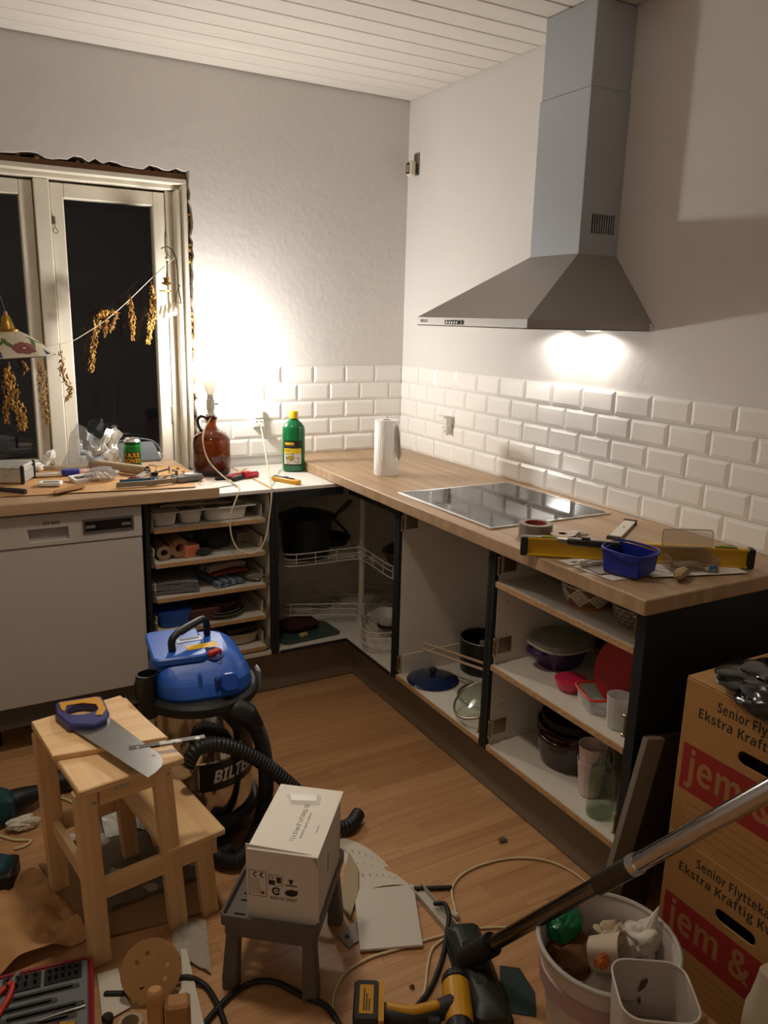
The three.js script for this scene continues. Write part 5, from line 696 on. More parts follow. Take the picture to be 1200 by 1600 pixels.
  const h1 = [Wz(390, 1122, 1.322), Wz(401, 1138, 1.322), Wz(410, 1165, 1.322), Wz(415, 1200, 1.322), Wz(415, 1240, 1.325), Wz(406, 1285, 1.345), W(388, 1325, .034), W(368, 1345, .03), W(342, 1338, .03), V(.02, .032, .19)];
  A(t, 'hose', sweep(h1, cor(.0225), 340, 12), M('#1a1a1c', .5));
  const h2 = [Wz(292, 1196, 1.35), Wz(306, 1172, 1.352), Wz(335, 1163, 1.356), Wz(375, 1172, 1.36), Wz(418, 1197, 1.37), Wz(455, 1228, 1.39), Wz(490, 1262, 1.41), W(520, 1292, .035), W(545, 1290, .026), W(560, 1272, .026)];
  A(t, 'hose', sweep(h2, cor(.0215), 260, 12), M('#1a1a1c', .5));
}
// =====================================================================
// STEP STOOL with board, saw and bar
// =====================================================================
{
  const t = thing('step_stool', 'small birch step stool with a lower step', 'step stool', [-1.645, 0, 1.4], .153), W = MAT.birch;
  A(t, 'top_board', Bm(-.12, .125, .462, .48, -.185, .19, .003, true), W);
  for (const z of [-.155, .16]) { A(t, 'leg', xf(Bm(-.024, .024, 0, .463, -.014, .014, .003, true), [-.09, 0, z], [0, 0, .025]), W); A(t, 'leg', xf(Bm(-.022, .022, .0, .463, -.014, .014, .003, true), [.105, 0, z], [0, 0, .06]), W);
    A(t, 'side_rail', Bm(-.08, .212, .17, .2215, z - .009, z + .009, .002), W); A(t, 'apron', Bm(-.07, .085, .415, .462, z - .009, z + .009, .002), W); A(t, 'short_leg', xf(Bm(-.021, .021, 0, .2215, -.013, .013, .003, true), [.19, 0, z], [0, 0, .07]), W); }
  A(t, 'step_board', Bm(.075, .23, .222, .24, -.19, .182, .003, true), W); A(t, 'back_rail', Bm(-.1, -.082, .175, .215, -.145, .15, .002, true), W); A(t, 'back_apron', Bm(-.1, -.08, .42, .462, -.145, .15, .002, true), W);
  for (const [x, y] of [[.09, .44], [-.085, .43]]) A(t, 'screw_cover', xf(CY(.004, .002, 10), [x, y, .1742], [Math.PI / 2, 0, 0]), MAT.steelDull);
  A(t, 'paper_sticker', B(.034, .012, .001, .0003, -.02, .447, .1697), M('#b3a488', .8));
}
const SB = .4808;
{ const q = [[49, 1126], [188, 1085], [262, 1150], [82, 1180]].map(([u, v]) => onY(u, v, SB + .016)); const c = q.reduce((a, b) => a.add(b.clone().multiplyScalar(.25)), V(0, 0, 0)); one('loose_board', 'thin birch board lying across the stool top', 'board', EXY(q.map(p => [p.x - c.x, -(p.z - c.z)]).reverse(), .014, .0015), MAT.birch, [c.x, SB, c.z]); }
{ // saw
  const y = SB + .0155, pt = (u, v, h) => { const p = onY(u, v, y + h); return p; };
  const o = pt(150, 1140, .006), rel = (u, v, h = .006) => { const p = pt(u, v, h); return [p.x - o.x, -(p.z - o.z)]; };
  const t = thing('hand_saw', 'hand saw with purple and yellow handle lying on the stool', 'saw', [o.x, y, o.z]);
  A(t, 'blade', EXY([rel(105, 1134), rel(171, 1121), rel(250, 1180), rel(255, 1188), rel(253, 1198), rel(244, 1207), rel(231, 1216)].reverse(), .0016, .0003, [circ(.0045, 10, ...rel(240, 1182), .0035)]), M('#9a9894', .32, .9), [0, .006, 0]);
  const ho = [[86, 1100], [94, 1096], [150, 1088], [158, 1088], [164, 1098], [171, 1114], [167, 1124], [147, 1133], [108, 1133], [88, 1116]].map(p => rel(...p, .02)), cc = rel(128, 1108, .02), hole = []; const pa = rel(103, 1110, .02), pb = rel(154, 1105, .02), ax = [pb[0] - pa[0], pb[1] - pa[1]], up = rel(128, 1100, .02), ay = [up[0] - cc[0], up[1] - cc[1]];
  for (let k = 0; k < 18; k++) { const a = k / 18 * 6.283; hole.push([cc[0] + ax[0] * .5 * Math.cos(a) + ay[0] * Math.sin(a), cc[1] + ax[1] * .5 * Math.cos(a) + ay[1] * Math.sin(a)]); }
  A(t, 'handle', EXY(ho.slice().reverse(), .022, .004, [hole]), M('#2e2f6b', .45));
  const yo = [[92, 1099], [150, 1090], [157, 1091], [166, 1108], [160, 1118], [148, 1118], [154, 1108], [150, 1101], [128, 1099], [104, 1103], [101, 1112], [96, 1110]].map(p => rel(...p, .022)); A(t, 'grip_inlay', EXY(yo.slice().reverse(), .003, .0008), M('#c08a16', .5), [0, .0215, 0]);
}
{ const a = onY(232, 1166, SB + .02), b = onY(317, 1153, SB + .02), d = b.clone().sub(a).normalize(), c = mid(a, b).addScaledVector(d, -.02); one('steel_flat_bar', 'narrow worn steel bar sticking out over the stool edge', 'bar', B(lenOf(a, b) + .05, .006, .018, .001, 0, .003, 0), S({ map: dataTex(64, 64, (u, v) => { const n = fbm2(u, v, 12, 12, 201, 3); return n > .6 ? [150, 145, 136] : [70, 64, 56]; }, [6, 6]), roughness: .5, metalness: .6 }), [c.x, SB + .0182, c.z], [0, yawOf(a, b), 0]); }

// =====================================================================
// GREY TRAY STAND with the box of tiles
// =====================================================================
const TY = -.68;
{
  const t = thing('grey_plastic_stand', 'grey slotted plastic tray stand under the tile box', 'stand', [-1.309, 0, 1.743], TY), m = M('#5d5750', .6), w = .225, d = .28;
  const slots = []; for (let i = 0; i < 4; i++) for (let j = 0; j < 11; j++) if (!(i === 0 && j % 3 === 1)) slots.push(rrect(.026, .005, .002, 2, -.075 + i * .05, -.11 + j * .022));
  A(t, 'tray_deck', EXY([[-w / 2 + .004, -d / 2 + .004], [w / 2 - .004, -d / 2 + .004], [w / 2 - .004, d / 2 - .004], [-w / 2 + .004, d / 2 - .004]], .006, .0005, slots), m, [0, .178, 0]);
  A(t, 'rim', EXY(rrect(w, d, .012, 4), .03, .002, [rrect(w - .012, d - .012, .008, 4)]), m, [0, .172, 0]); A(t, 'skirt', EXY(rrect(w - .014, d - .014, .01, 4), .03, .002, [rrect(w - .028, d - .028, .008, 4)]), m, [0, .142, 0]);
  for (const x of [-1, 1]) for (const z of [-1, 1]) A(t, 'leg', loft([[0, .036, .036, .006, x * .094, z * .12], [.03, .036, .036, .006, x * .094, z * .12], [.15, .03, .03, .006, x * .088, z * .112]], 3), m);
  A(t, 'cross_brace', B(.16, .012, .012, .003, 0, .06, -.118), m);
}
{ // tile carton
  const y0 = .1845, h = .185, w = .157, d = .218, t = thing('tile_carton', 'white cardboard carton of wall tiles standing on the grey tray', 'box', [-1.2915, y0, 1.7685], TY);
  const wc = M('#ddd6ca', .8), face = (n, g, tx, p, r) => A(t, n, g, S({ map: tx, roughness: .8 }), p, r);
  A(t, 'carton', Bm(-w / 2, w / 2, 0, h, -d / 2, d / 2, .0015), wc);
  const top = canvasTex(512, 768, (g, W, H) => { g.fillStyle = '#e0d9cd'; g.fillRect(0, 0, W, H); g.fillStyle = '#2a2522'; g.save(); g.translate(300, 640); g.rotate(-Math.PI / 2); g.font = 'bold 46px serif'; g.fillText('7.5 x 15 cm (3" x 6") WALL TILES', 0, 0, 470); g.font = 'bold 22px sans-serif'; g.fillText('44 PIECES (approx. 0.495 m\u00b2)', 40, 44, 330); g.restore(); g.fillStyle = '#6b6058'; g.fillRect(430, 430, 5, 90); });
  A(t, 'lid_flap', B(w + .002, .002, d + .035, .0006, .002, h + .0035, -.002), wc); face('lid_print', new THREE.PlaneGeometry(w, d + .03), top, [.002, h + .0048, -.002], [-Math.PI / 2, 0, 0]);
  const fr = canvasTex(512, 576, (g, W, H) => { g.fillStyle = '#d8d0c3'; g.fillRect(0, 0, W, H); g.strokeStyle = '#2e2620'; g.fillStyle = '#2e2620'; g.lineWidth = 4; g.strokeRect(22, 190, 120, 190); g.font = 'bold 56px serif'; g.beginPath(); g.lineWidth = 9; g.arc(70, 218, 16, 1.2, 5.1); g.stroke(); g.beginPath(); g.arc(116, 218, 16, 1.2, 5.1); g.stroke(); g.fillRect(100, 214, 14, 7); g.font = '13px sans-serif'; for (let k = 0; k < 8; k++) { g.globalAlpha = .75; g.fillRect(32, 250 + k * 15, 60 + ((k * 37) % 34), 4); } g.globalAlpha = 1; g.fillStyle = '#8a3b28'; g.fillRect(104, 340, 24, 24); g.fillStyle = '#2e2620';
    g.lineWidth = 4; g.strokeRect(160, 205, 96, 76); g.fillRect(162, 246, 42, 32); glyphs(g, 166, 216, 40, 20, 3, 2); g.fillRect(214, 218, 34, 46); g.beginPath(); g.arc(316, 240, 18, Math.PI, 0); g.fill(); g.fillRect(306, 240, 20, 20); g.fillRect(278, 266, 82, 9);
    g.lineWidth = 15; g.beginPath(); g.arc(212, 326, 24, .5, 5.9); g.stroke(); g.fillRect(206, 320, 30, 9); g.beginPath(); g.ellipse(318, 326, 46, 26, -.15, 0, 7); g.fill(); g.beginPath(); g.moveTo(270, 340); g.lineTo(366, 300); g.lineTo(362, 322); g.fill(); g.font = 'bold 30px sans-serif'; g.fillText('MADE IN TURKEY', 168, 390, 190); });
  A(t, 'front_flap', EX([[-w / 2 - .004, 0], [w / 2 + .004, 0], [w / 2 + .004, h * .82], [w / 2 - .014, h + .006], [-w / 2 - .004, h + .012]], .0022, .0005), wc, [0, 0, d / 2 + .001], [.03, 0, 0]); face('front_print', new THREE.ShapeGeometry(shape([[-w / 2 - .003, 0], [w / 2 + .003, 0], [w / 2 + .003, h * .82], [w / 2 - .015, h + .005], [-w / 2 - .003, h + .011]])), fr, [0, 0, d / 2 + .0042], [.03, 0, 0]);
  const fp = t.getObjectByName('front_print').geometry, pp = fp.attributes.position, uv = fp.attributes.uv; for (let i = 0; i < pp.count; i++) uv.setXY(i, (pp.getX(i) + w / 2 + .004) / (w + .008), pp.getY(i) / (h + .012));
  A(t, 'tuck_slot', B(.001, .05, .004, .0003, w / 2 + .0003, h * .55, .02), M('#7d7368', .8));
}
{ const p = onY(475, 1250, .3745), t = thing('broken_tile', 'small white glazed tile shard lying on the carton lid', 'tile', [p.x, .3744, p.z], TY + 1.2 - 1.05); A(t, 'tile_piece', solid([[[-.035, .007, -.012], [-.028, .007, .012], [.03, .007, .012], [.03, .007, -.012]].reverse(), [[-.045, 0, -.02], [.04, 0, -.02], [.03, .007, -.012], [-.035, .007, -.012]].reverse(), [[.04, 0, -.02], [.04, 0, .018], [.03, .007, .012], [.03, .007, -.012]].reverse(), [[.04, 0, .018], [-.03, 0, .018], [-.028, .007, .012], [.03, .007, .012]].reverse(), [[-.03, 0, .018], [-.045, 0, -.02], [-.035, .007, -.012], [-.028, .007, .012]].reverse(), [[-.045, 0, -.02], [-.03, 0, .018], [.04, 0, .018], [.04, 0, -.02]].reverse()].map(f => f.slice().reverse())), MAT.tile); }

// =====================================================================
// FLOOR CLUTTER
// =====================================================================
const flat = (px, y) => { const q = px.map(([u, v]) => onY(u, v, y)); return q; };
const poly = (name, label, cat, px, y, th, mat, crumple) => { const q = flat(px, y + th), c = q.reduce((a, b) => a.add(b.clone().multiplyScalar(1 / q.length)), V(0, 0, 0)), pts = q.map(p => [p.x - c.x, -(p.z - c.z)]); const ar = pts.reduce((s, p, i) => { const n = pts[(i + 1) % pts.length]; return s + p[0] * n[1] - n[0] * p[1]; }, 0); if (ar < 0) pts.reverse(); return one(name, label, cat, EXY(pts, th, Math.min(.001, th * .3)), mat, [c.x, y, c.z]); };
const curl = (name, label, cat, c4, y, wav, seed, mat, t = .0006, nu = 20, nv = 16, f = 14) => { const q = c4.map(([u, v]) => onY(u, v, y)); return oneW(name, label, cat, sheet(nu, nv, (u, v) => { const a = q[0].clone().lerp(q[1], u), b = q[3].clone().lerp(q[2], u), p = a.lerp(b, v); return [p.x, y + t + wav * Math.abs(vn3(p.x * f + seed, 1, p.z * f, seed) - .35), p.z]; }, t), mat); };
// around the tile box
poly('square_wall_tile', 'plain white square tile with a clipped corner on the floor', 'tile', [[560, 1390], [646, 1381], [661, 1476], [562, 1484], [554, 1400]], .006, .007, M('#c9c2b4', .35));
{ const dots = canvasTex(256, 256, g => { g.fillStyle = '#c9c0b0'; g.fillRect(0, 0, 256, 256); g.fillStyle = '#6b6256'; for (let r = 0; r < 3; r++) for (let k = 0; k < 7; k++) { g.save(); g.translate(26 + k * 32, 70 + r * 60); if (r === 1) { g.beginPath(); g.arc(0, 0, 3, 0, 7); g.fill(); } else g.fillRect(-2, -9, 4, 18); g.restore(); } });
  const q = [[523, 1306], [600, 1346], [640, 1386], [556, 1396]].map(([u, v]) => onY(u, v, .002)); oneW('printed_paper', 'curved white printed paper with rows of marks on the floor', 'paper', sheet(16, 12, (u, v) => { const a = q[0].clone().lerp(q[1], u), b = q[3].clone().lerp(q[2], u), p = a.lerp(b, v), o = Math.sin(u * Math.PI) * .012; return [p.x + o, .003 + .004 * Math.sin(v * 5 + u * 3) * u, p.z - o]; }, .0006, true), S({ map: dots, roughness: .9 })); }
poly('paper_bag_end', 'beige folded paper bag end beside the tile stand', 'paper', [[545, 1330], [560, 1356], [560, 1392], [548, 1432], [530, 1410]], .002, .012, M('#a08f72', .9));
{ const a = onY(648, 1385, .012), b = onY(706, 1452, .012), t = thing('white_profile', 'white metal channel profile lying beside the square tile', 'profile', [mid(a, b).x + .004, .001, mid(a, b).z], yawOf(a, b)), l = lenOf(a, b), m = M('#b9b2a4', .4); A(t, 'web', B(l, .0025, .034, .0005, 0, .0015, 0), m); for (const s of [-1, 1]) A(t, 'flange', B(l, .016, .0025, .0005, 0, .009, s * .016), m); A(t, 'screw', CY(.003, .002, 8), MAT.black, [-l / 2 + .012, .0025, 0]); }
{ const a = onY(645, 1388, .008), b = onY(706, 1386, .008); oneW('black_rod', 'short black rod lying behind the white profile', 'rod', seg3([a.x, .0065, a.z], [b.x, .0065, b.z], .006, 10), MAT.black); }
{ const t = poly('steel_bracket', 'grey bracket plate with a round hole beside the square tile', 'bracket', [[527, 1461], [545, 1481], [561, 1469], [556, 1439]], .0005, .004, M('#857c70', .5, .4)); const p = onY(542, 1463, .005); A(t, 'bolt_hole', CY(.006, .0008, 14, .0002), MAT.black, [p.x - t.position.x, .0042, p.z - t.position.z]); }
const floorCord = (name, label, px, r, mat, y) => oneW(name, label, 'cable', TB(px.map(([u, v, yy]) => { const p = onY(u, v, yy || r + .001); return p; }), r, 140, 7), mat);
const cream = M('#cdbb96', .6), bc = M('#141210', .6);
floorCord('cream_cable', 'cream cable looping over the floor toward the plinth', [[712, 1424], [706, 1392], [716, 1372], [745, 1354], [800, 1341], [855, 1345], [900, 1366], [926, 1392], [930, 1420]], .0035, cream);
floorCord('cream_cable', 'cream cable running from the tile to the front of the drill', [[706, 1458], [668, 1468], [625, 1482], [575, 1498], [538, 1522], [521, 1558], [524, 1610]], .0035, cream, 0);
floorCord('cream_cable', 'cream cable curving beside the black cord to the drill', [[695, 1466], [676, 1482], [668, 1510], [664, 1545], [652, 1580]], .0035, cream);
floorCord('cream_cable', 'short straight cream cable beyond the vacuum nozzle', [[742, 1451], [780, 1449], [815, 1450], [850, 1446]], .0032, cream);
{ const p = onY(711, 1430, .01); oneW('cable_plug', 'small white plug end by the cream cable', 'plug', xf(B(.016, .018, .022, .004, 0, .009, 0), [p.x, .0005, p.z], [0, .4, 0]), M('#c9bea6', .5)); }
floorCord('power_cable', 'black cord arching past the square tile to the drill', [[680, 1412, .02], [694, 1412, .03], [701, 1428, .03], [697, 1465, .012], [690, 1500], [672, 1545], [650, 1575], [636, 1600]], .006, bc);
floorCord('power_cable', 'thick black cord winding in front of the grey stand', [[318, 1602], [345, 1570], [372, 1547], [400, 1534], [430, 1535], [470, 1555], [510, 1573], [535, 1610]], .007, bc);
floorCord('power_cable', 'black cord coming out from under the sanding disc', [[166, 1553, .008], [196, 1552, .008], [232, 1545, .008], [262, 1536, .008], [292, 1527, .02], [318, 1538], [340, 1570], [356, 1612]], .0065, bc);
{ const p = onY(785, 1313, .004); oneW('dust_clump', 'small grey dust clump on the open floor', 'dust', xf(lump(.03, .012, .02, 61, .6, 2.5, 2), [p.x, 0, p.z]), M('#6b5b48', .95)); const q = onY(644, 1541, .004); oneW('wood_knot_chip', 'small brown wood chip on the floor by the drill', 'chip', xf(lump(.012, .006, .012, 3, .3), [q.x, 0, q.z]), M('#4a3020', .9)); }
{ // cordless drill lying on its side
  const a = onY(592, 1574, .05), b = onY(712, 1578, .05), t = thing('cordless_drill', 'yellow and black cordless drill lying on the floor', 'drill', [mid(a, b).x, .0, mid(a, b).z - .02], yawOf(a, b)), yl = M('#c08a12', .45), bl = M('#171614', .55);
  A(t, 'battery', loft([[.006, .05, .1, .008, -.1, .02], [.01, .056, .106, .01, -.1, .02], [.07, .056, .106, .01, -.1, .02], [.074, .05, .1, .008, -.1, .02]], 3), bl); A(t, 'battery_stripe', loft([[.02, .012, .108, .003, -.068, .02], [.073, .012, .108, .003, -.068, .02]], 2), yl);
  print(t, 'battery_label', .03, .075, canvasTex(96, 220, g => { g.fillStyle = '#c08a12'; g.fillRect(0, 0, 96, 220); g.fillStyle = '#1a1612'; g.save(); g.translate(62, 200); g.rotate(-Math.PI / 2); for (let k = 0; k < 3; k++) g.fillRect(0, -34 + k * 18, 170 - k * 40, 9); g.restore(); }), [-.1, .0746, .02], [-Math.PI / 2, 0, 0]);
  A(t, 'grip', TB([[-.075, .04, .02], [-.02, .04, .03], [.04, .042, .02], [.085, .045, .0]], .0215, 30, 12), bl); A(t, 'grip_side', TB([[-.05, .056, .022], [0, .058, .03], [.05, .06, .018]], .011, 20, 8), yl); A(t, 'trigger', B(.03, .02, .018, .004, .045, .045, .045), bl);
  A(t, 'motor_body', L([[0, 0], [.026, 0], [.032, .008], [.032, .1], [.029, .11], [0, .11]], 20).rotateX(Math.PI / 2).translate(.1, .034, -.07), yl); A(t, 'rear_cap', L([[0, 0], [.028, 0], [.032, .008], [.032, .02], [0, .02]], 20).rotateX(Math.PI / 2).translate(.1, .034, -.088), bl); A(t, 'clutch_ring', L([[.022, 0], [.03, .001], [.03, .024], [.022, .025]], 24).rotateX(Math.PI / 2).translate(.1, .034, .042), bl); A(t, 'chuck', L([[0, 0], [.022, 0], [.022, .03], [.014, .045], [0, .046]], 20).rotateX(Math.PI / 2).translate(.1, .034, .066), M('#5a5650', .4, .6)); A(t, 'belt_clip', B(.012, .012, .05, .003, .145, .03, -.02), yl);
}
{ // vacuum nozzle and chrome tube
  const a = onY(722, 1448, .03), b = onY(772, 1592, .03), t = thing('vacuum_floor_nozzle', 'dark vacuum floor nozzle with chrome telescopic tube', 'vacuum nozzle', [mid(a, b).x, 0, mid(a, b).z], yawOf(a, b)), l = lenOf(a, b) + .02, dk = M('#20251f', .5);
  A(t, 'nozzle_body', loft([[.004, l, .085, .02], [.01, l, .09, .022], [.035, l - .01, .08, .02], [.05, l - .05, .05, .02]], 5), dk); A(t, 'pedal', B(.05, .012, .05, .004, -.04, .05, -.004), MAT.black); A(t, 'bumper', loft([[.002, l + .006, .096, .024], [.012, l + .006, .096, .024]], 5), MAT.rubber); A(t, 'front_button', B(.03, .01, .03, .003, .045, .048, .006), M('#343a33', .5));
  const inv = p => { const v = p.clone().sub(t.position); v.applyAxisAngle(V(0, 1, 0), -t.rotation.y); return v; };
  const e = onZ(1200, 1235, 2.55), s = onY(742, 1490, .075), d = e.clone().sub(s).normalize(), at = k => inv(s.clone().addScaledVector(d, k)), Ln = s.distanceTo(e);
  A(t, 'swivel_joint', J(seg3(at(-.04), at(.07), .026, 16), TB([[0, .045, 0], at(-.03).toArray()], .024, 8, 12)), MAT.black);
  A(t, 'lower_tube', seg3(at(.06), at(Ln * .545), .0165, 24), M('#75726e', .18, 1)); A(t, 'tube_sleeve', seg3(at(Ln * .5), at(Ln * .62), .0195, 24), M('#55504a', .3, .9)); A(t, 'sleeve_button', (() => { const p = at(Ln * .6); return xf(B(.012, .012, .016, .003), [p.x, p.y + .018, p.z]); })(), M('#d8d6d2', .3)); A(t, 'sleeve_ring', seg3(at(Ln * .615), at(Ln * .635), .0205, 24), M('#cfcdc8', .2, .8)); A(t, 'upper_tube', seg3(at(Ln * .6), at(Ln + .3), .0175, 24), MAT.chrome);
}
poly('teal_sanding_sheet', 'dark teal sanding sheet lying by the nozzle', 'sanding sheet', [[781, 1508], [812, 1512], [836, 1550], [838, 1588], [782, 1580]], .001, .002, M('#23332f', .9));
{ // waste bin with rubbish
  const cx = -.812, cz = 2.283, H = .25, R = .142, t = thing('waste_bin', 'white and pink plastic waste bin full of rubbish', 'bin', [cx, 0, cz]); const m = S({ map: canvasTex(128, 128, g => { g.fillStyle = '#c3b6ab'; g.fillRect(0, 0, 128, 128); g.fillStyle = '#b98f8e'; for (let k = 0; k < 6; k++) g.fillRect(0, 60 + k * 4, 128, 2); }), roughness: .5 });
  A(t, 'bin_wall', cup([[.1, 0], [.105, .004], [R - .008, H * .8], [R, H - .006], [R + .003, H]], .003, 44), M('#bfb4aa', .5)); A(t, 'pink_band', L([[R - .0145, H * .62], [R - .0075, H * .63], [R - .0035, H * .8], [R - .0105, H * .81]], 44), M('#a98a88', .55)); A(t, 'rim', new THREE.TorusGeometry(R + .001, .0055, 8, 48).rotateX(Math.PI / 2), M('#aaa59a', .5), [0, H, 0]);
  const P = (u, v, y) => { const p = onY(u, v, y); return [p.x, y, p.z]; };
  oneW('crumpled_green_bag', 'crumpled green plastic bag in the waste bin', 'bag', xf(lump(.09, .085, .075, 81, .22, 2.6, 3), P(878, 1468, .175)), PH({ color: '#177a52', roughness: .25, transmission: .15, thickness: 0 }));
  oneW('paper_plate', 'beige paper cup lying on its side in the waste bin', 'cup', xf(cup([[.03, 0], [.034, .002], [.042, .07]], .0015, 28), P(925, 1490, .2), [1.1, 0, -.55]), M('#bfae97', .8));
  oneW('crumpled_wrapper', 'crumpled beige wrapper in the middle of the waste bin', 'wrapper', xf(lump(.085, .05, .065, 85, .5, 2.6, 3), P(955, 1478, .19)), M('#b3a283', .8));
  oneW('kitchen_tissue', 'crumpled white tissue by the bin edge', 'tissue', xf(lump(.11, .09, .09, 88, .5, 1.6, 3), P(1002, 1492, .165)), MAT.paperDull);
  oneW('pointed_tissue', 'pointed corner of white tissue rising from the bin', 'tissue', xf(L([[.02, 0], [.012, .04], [.001, .085]], 7, .2), P(1008, 1468, .21), [.1, 0, -.25]), MAT.paperDull);
  oneW('orange_peel', 'bright orange peel piece in the waste bin', 'peel', xf(lump(.04, .028, .03, 93, .35, 2, 2), P(940, 1510, .215)), M('#b8601a', .7));
  oneW('brown_paper_scrap', 'brown paper scraps under the green bag', 'paper', xf(lump(.15, .08, .11, 95, .3, 2, 3), P(895, 1520, .12)), M('#6d4726', .9));
  oneW('waste_filling', 'pale crumpled paper filling the waste bin', 'paper', xf(lump(.2, .17, .2, 99, .25, 2, 3), [cx, .01, cz]), MAT.paperDull);
}
{ // tall white square container standing against the bin
  const H = .335, fl = onY(950, 1490, H), fr = onY(1062, 1498, H), w = lenOf(fl, fr) * 1.02, ry = yawOf(fl, fr), c = mid(fl, fr).add(V(Math.sin(ry) * (w / 2 + .012), 0, Math.cos(ry) * (w / 2 + .012))), t = thing('white_container', 'tall white rounded-square plastic container standing in front of the bin', 'container', [c.x, .001, c.z], ry);
  const ring = (y, k, r) => [y, w * k, w * k, r], o = [ring(0, .72, .02), ring(.004, .76, .024), ring(H, 1, .034)], wall = M('#b9aea2', .5); A(t, 'tub', loft(o, 6, .8, true), wall); A(t, 'rim', TB(rrect(w, w, .034, 6).map(([a, b]) => [a, H, b]), .0024, 90, 6, true), M('#c4bab0', .5));
  A(t, 'inner_floor', loft([[.21, w * .87, w * .87, .028], [.214, w * .87, w * .87, .028]], 6), wall);
  A(t, 'coffee_stain', J(xf(lump(.012, .03, .003, 5, .5, 2, 1), [-.008, .268, -w * .465], [0, 0, -.4]), xf(lump(.006, .016, .003, 6, .5, 2, 1), [-.004, .242, -w * .458])), M('#5a4228', .8)).userData.kind = 'stuff';
}
{ const t = thing('white_plastic_sack', 'tall white crinkled paper sack beside the moving boxes', 'bag', [-.625, .001, 2.535]); A(t, 'sack', warp(loft([[0, .08, .08, .03], [.01, .095, .095, .04], [.1, .1, .1, .04], [.2, .095, .095, .04], [.27, .07, .07, .03], [.3, .055, .05, .02]], 7), (x, y, z) => { const n = vn3(x * 50, y * 30, z * 50, 3) - .5; return [x + n * .012, y, z + n * .012]; }), M('#b5a88f', .7)); }
// leaning offcuts at the end panel
{ const mk = (nm, label, x, z, w, l, tilt, mat) => { const g = Bm(-w / 2, w / 2, 0, l, -.008, .008, .0012); const m = one(nm, label, 'board', g, mat, [x, .009, z], [0, 0, -tilt]); };
  mk('plinth_offcut', 'taupe plinth offcut leaning at the dark end panel', -.655, 2.102, .062, .56, .235, MAT.plinth); mk('brown_board', 'dark brown board leaning behind the taupe offcut', -.53, 2.072, .13, .525, .16, M('#3a2c24', .6)); }
// moving boxes
{
  const x0 = -.55, W = .535, D = .386, Hh = .376, z0 = 2.193, bx = (lb, y) => { const t = thing('moving_box', lb, 'box', [x0 + W / 2, y, z0 + D / 2]); const hh = Hh - .003, hole = rrect(.1, .03, .015, 5, 0, Hh * .69); A(t, 'box_body', J(Bm(-W / 2 + .004, W / 2, 0, .004, -D / 2, D / 2, .0005), Bm(W / 2 - .004, W / 2, .004, hh, -D / 2, D / 2, .0005), Bm(-W / 2 + .004, W / 2 - .004, .004, hh, -D / 2, -D / 2 + .004, .0005), Bm(-W / 2 + .004, W / 2 - .004, .004, hh, D / 2 - .004, D / 2, .0005)), MAT.kraft); A(t, 'front_wall', EX([[-D / 2, 0], [D / 2, 0], [D / 2, hh], [-D / 2, hh]], .004, .0004, [hole]), MAT.kraft, [-W / 2 + .004, 0, 0], [0, -Math.PI / 2, 0]);
    const tx = canvasTex(768, 748, (g, w, h) => { g.fillStyle = '#a3763f'; g.fillRect(0, 0, w, h); for (let k = 0; k < 900; k++) { g.fillStyle = k % 2 ? 'rgba(142,100,56,.12)' : 'rgba(196,150,100,.12)'; g.fillRect((k * 137) % w, (k * 71) % h, 60, 2); } g.fillStyle = '#2b2118'; g.textAlign = 'center'; g.font = 'bold 60px sans-serif'; g.fillText('Senior Flyttekasse', w / 2, 92, 440); g.fillText('Ekstra Kraftig Kvalitet', w / 2, 158, 620); g.fillStyle = '#8e1d17'; g.fillRect(24, 300, w - 48, 222); g.fillStyle = '#9c6a3c'; g.font = 'bold 190px sans-serif'; g.fillText('jem & fix', w / 2, 460, 660); g.strokeStyle = '#4a3822'; g.lineWidth = 2; for (let k = 0; k < 4; k++) { g.beginPath(); g.moveTo(70, 572 + k * 40); g.lineTo(w - 70, 572 + k * 40); g.stroke(); } });
    const pg = new THREE.ShapeGeometry(shape([[-D / 2 + .002, .004], [D / 2 - .002, .004], [D / 2 - .002, hh - .002], [-D / 2 + .002, hh - .002]], [hole])), pp = pg.attributes.position, pu = pg.attributes.uv; for (let i = 0; i < pp.count; i++) pu.setXY(i, (pp.getX(i) + D / 2) / D, pp.getY(i) / Hh); A(t, 'printed_side', pg, S({ map: tx, roughness: .85 }), [-W / 2 - .0006, 0, 0], [0, -Math.PI / 2, 0]);
    for (const s of [-1, 1]) A(t, 'top_flap', B(W / 2 - .002, .003, D, .0008, s * W / 4, Hh, 0), MAT.kraft); return t; };
  bx('lower brown moving box standing on the floor under another box', 0); bx('upper brown moving box with red print and a bag on top', Hh + .003);
  const yb = 2 * Hh + .006;
  oneW('black_plastic_bag', 'black shiny plastic bag lying on the upper moving box', 'bag', (() => { const p = onY(1150, 1082, yb); return J(xf(lump(.28, .05, .2, 121, .35, 2.2, 3), [-.43, yb, 2.34], [0, -.5, 0]), xf(lump(.12, .09, .1, 124, .4, 2.2, 3), [-.33, yb + .01, 2.28]), xf(lump(.12, .075, .2, 127, .3, 2.2, 3), [-.535, yb - .02, 2.42], [0, .2, 0])); })(), PH({ color: '#141414', roughness: .22, clearcoat: .3 }));
}
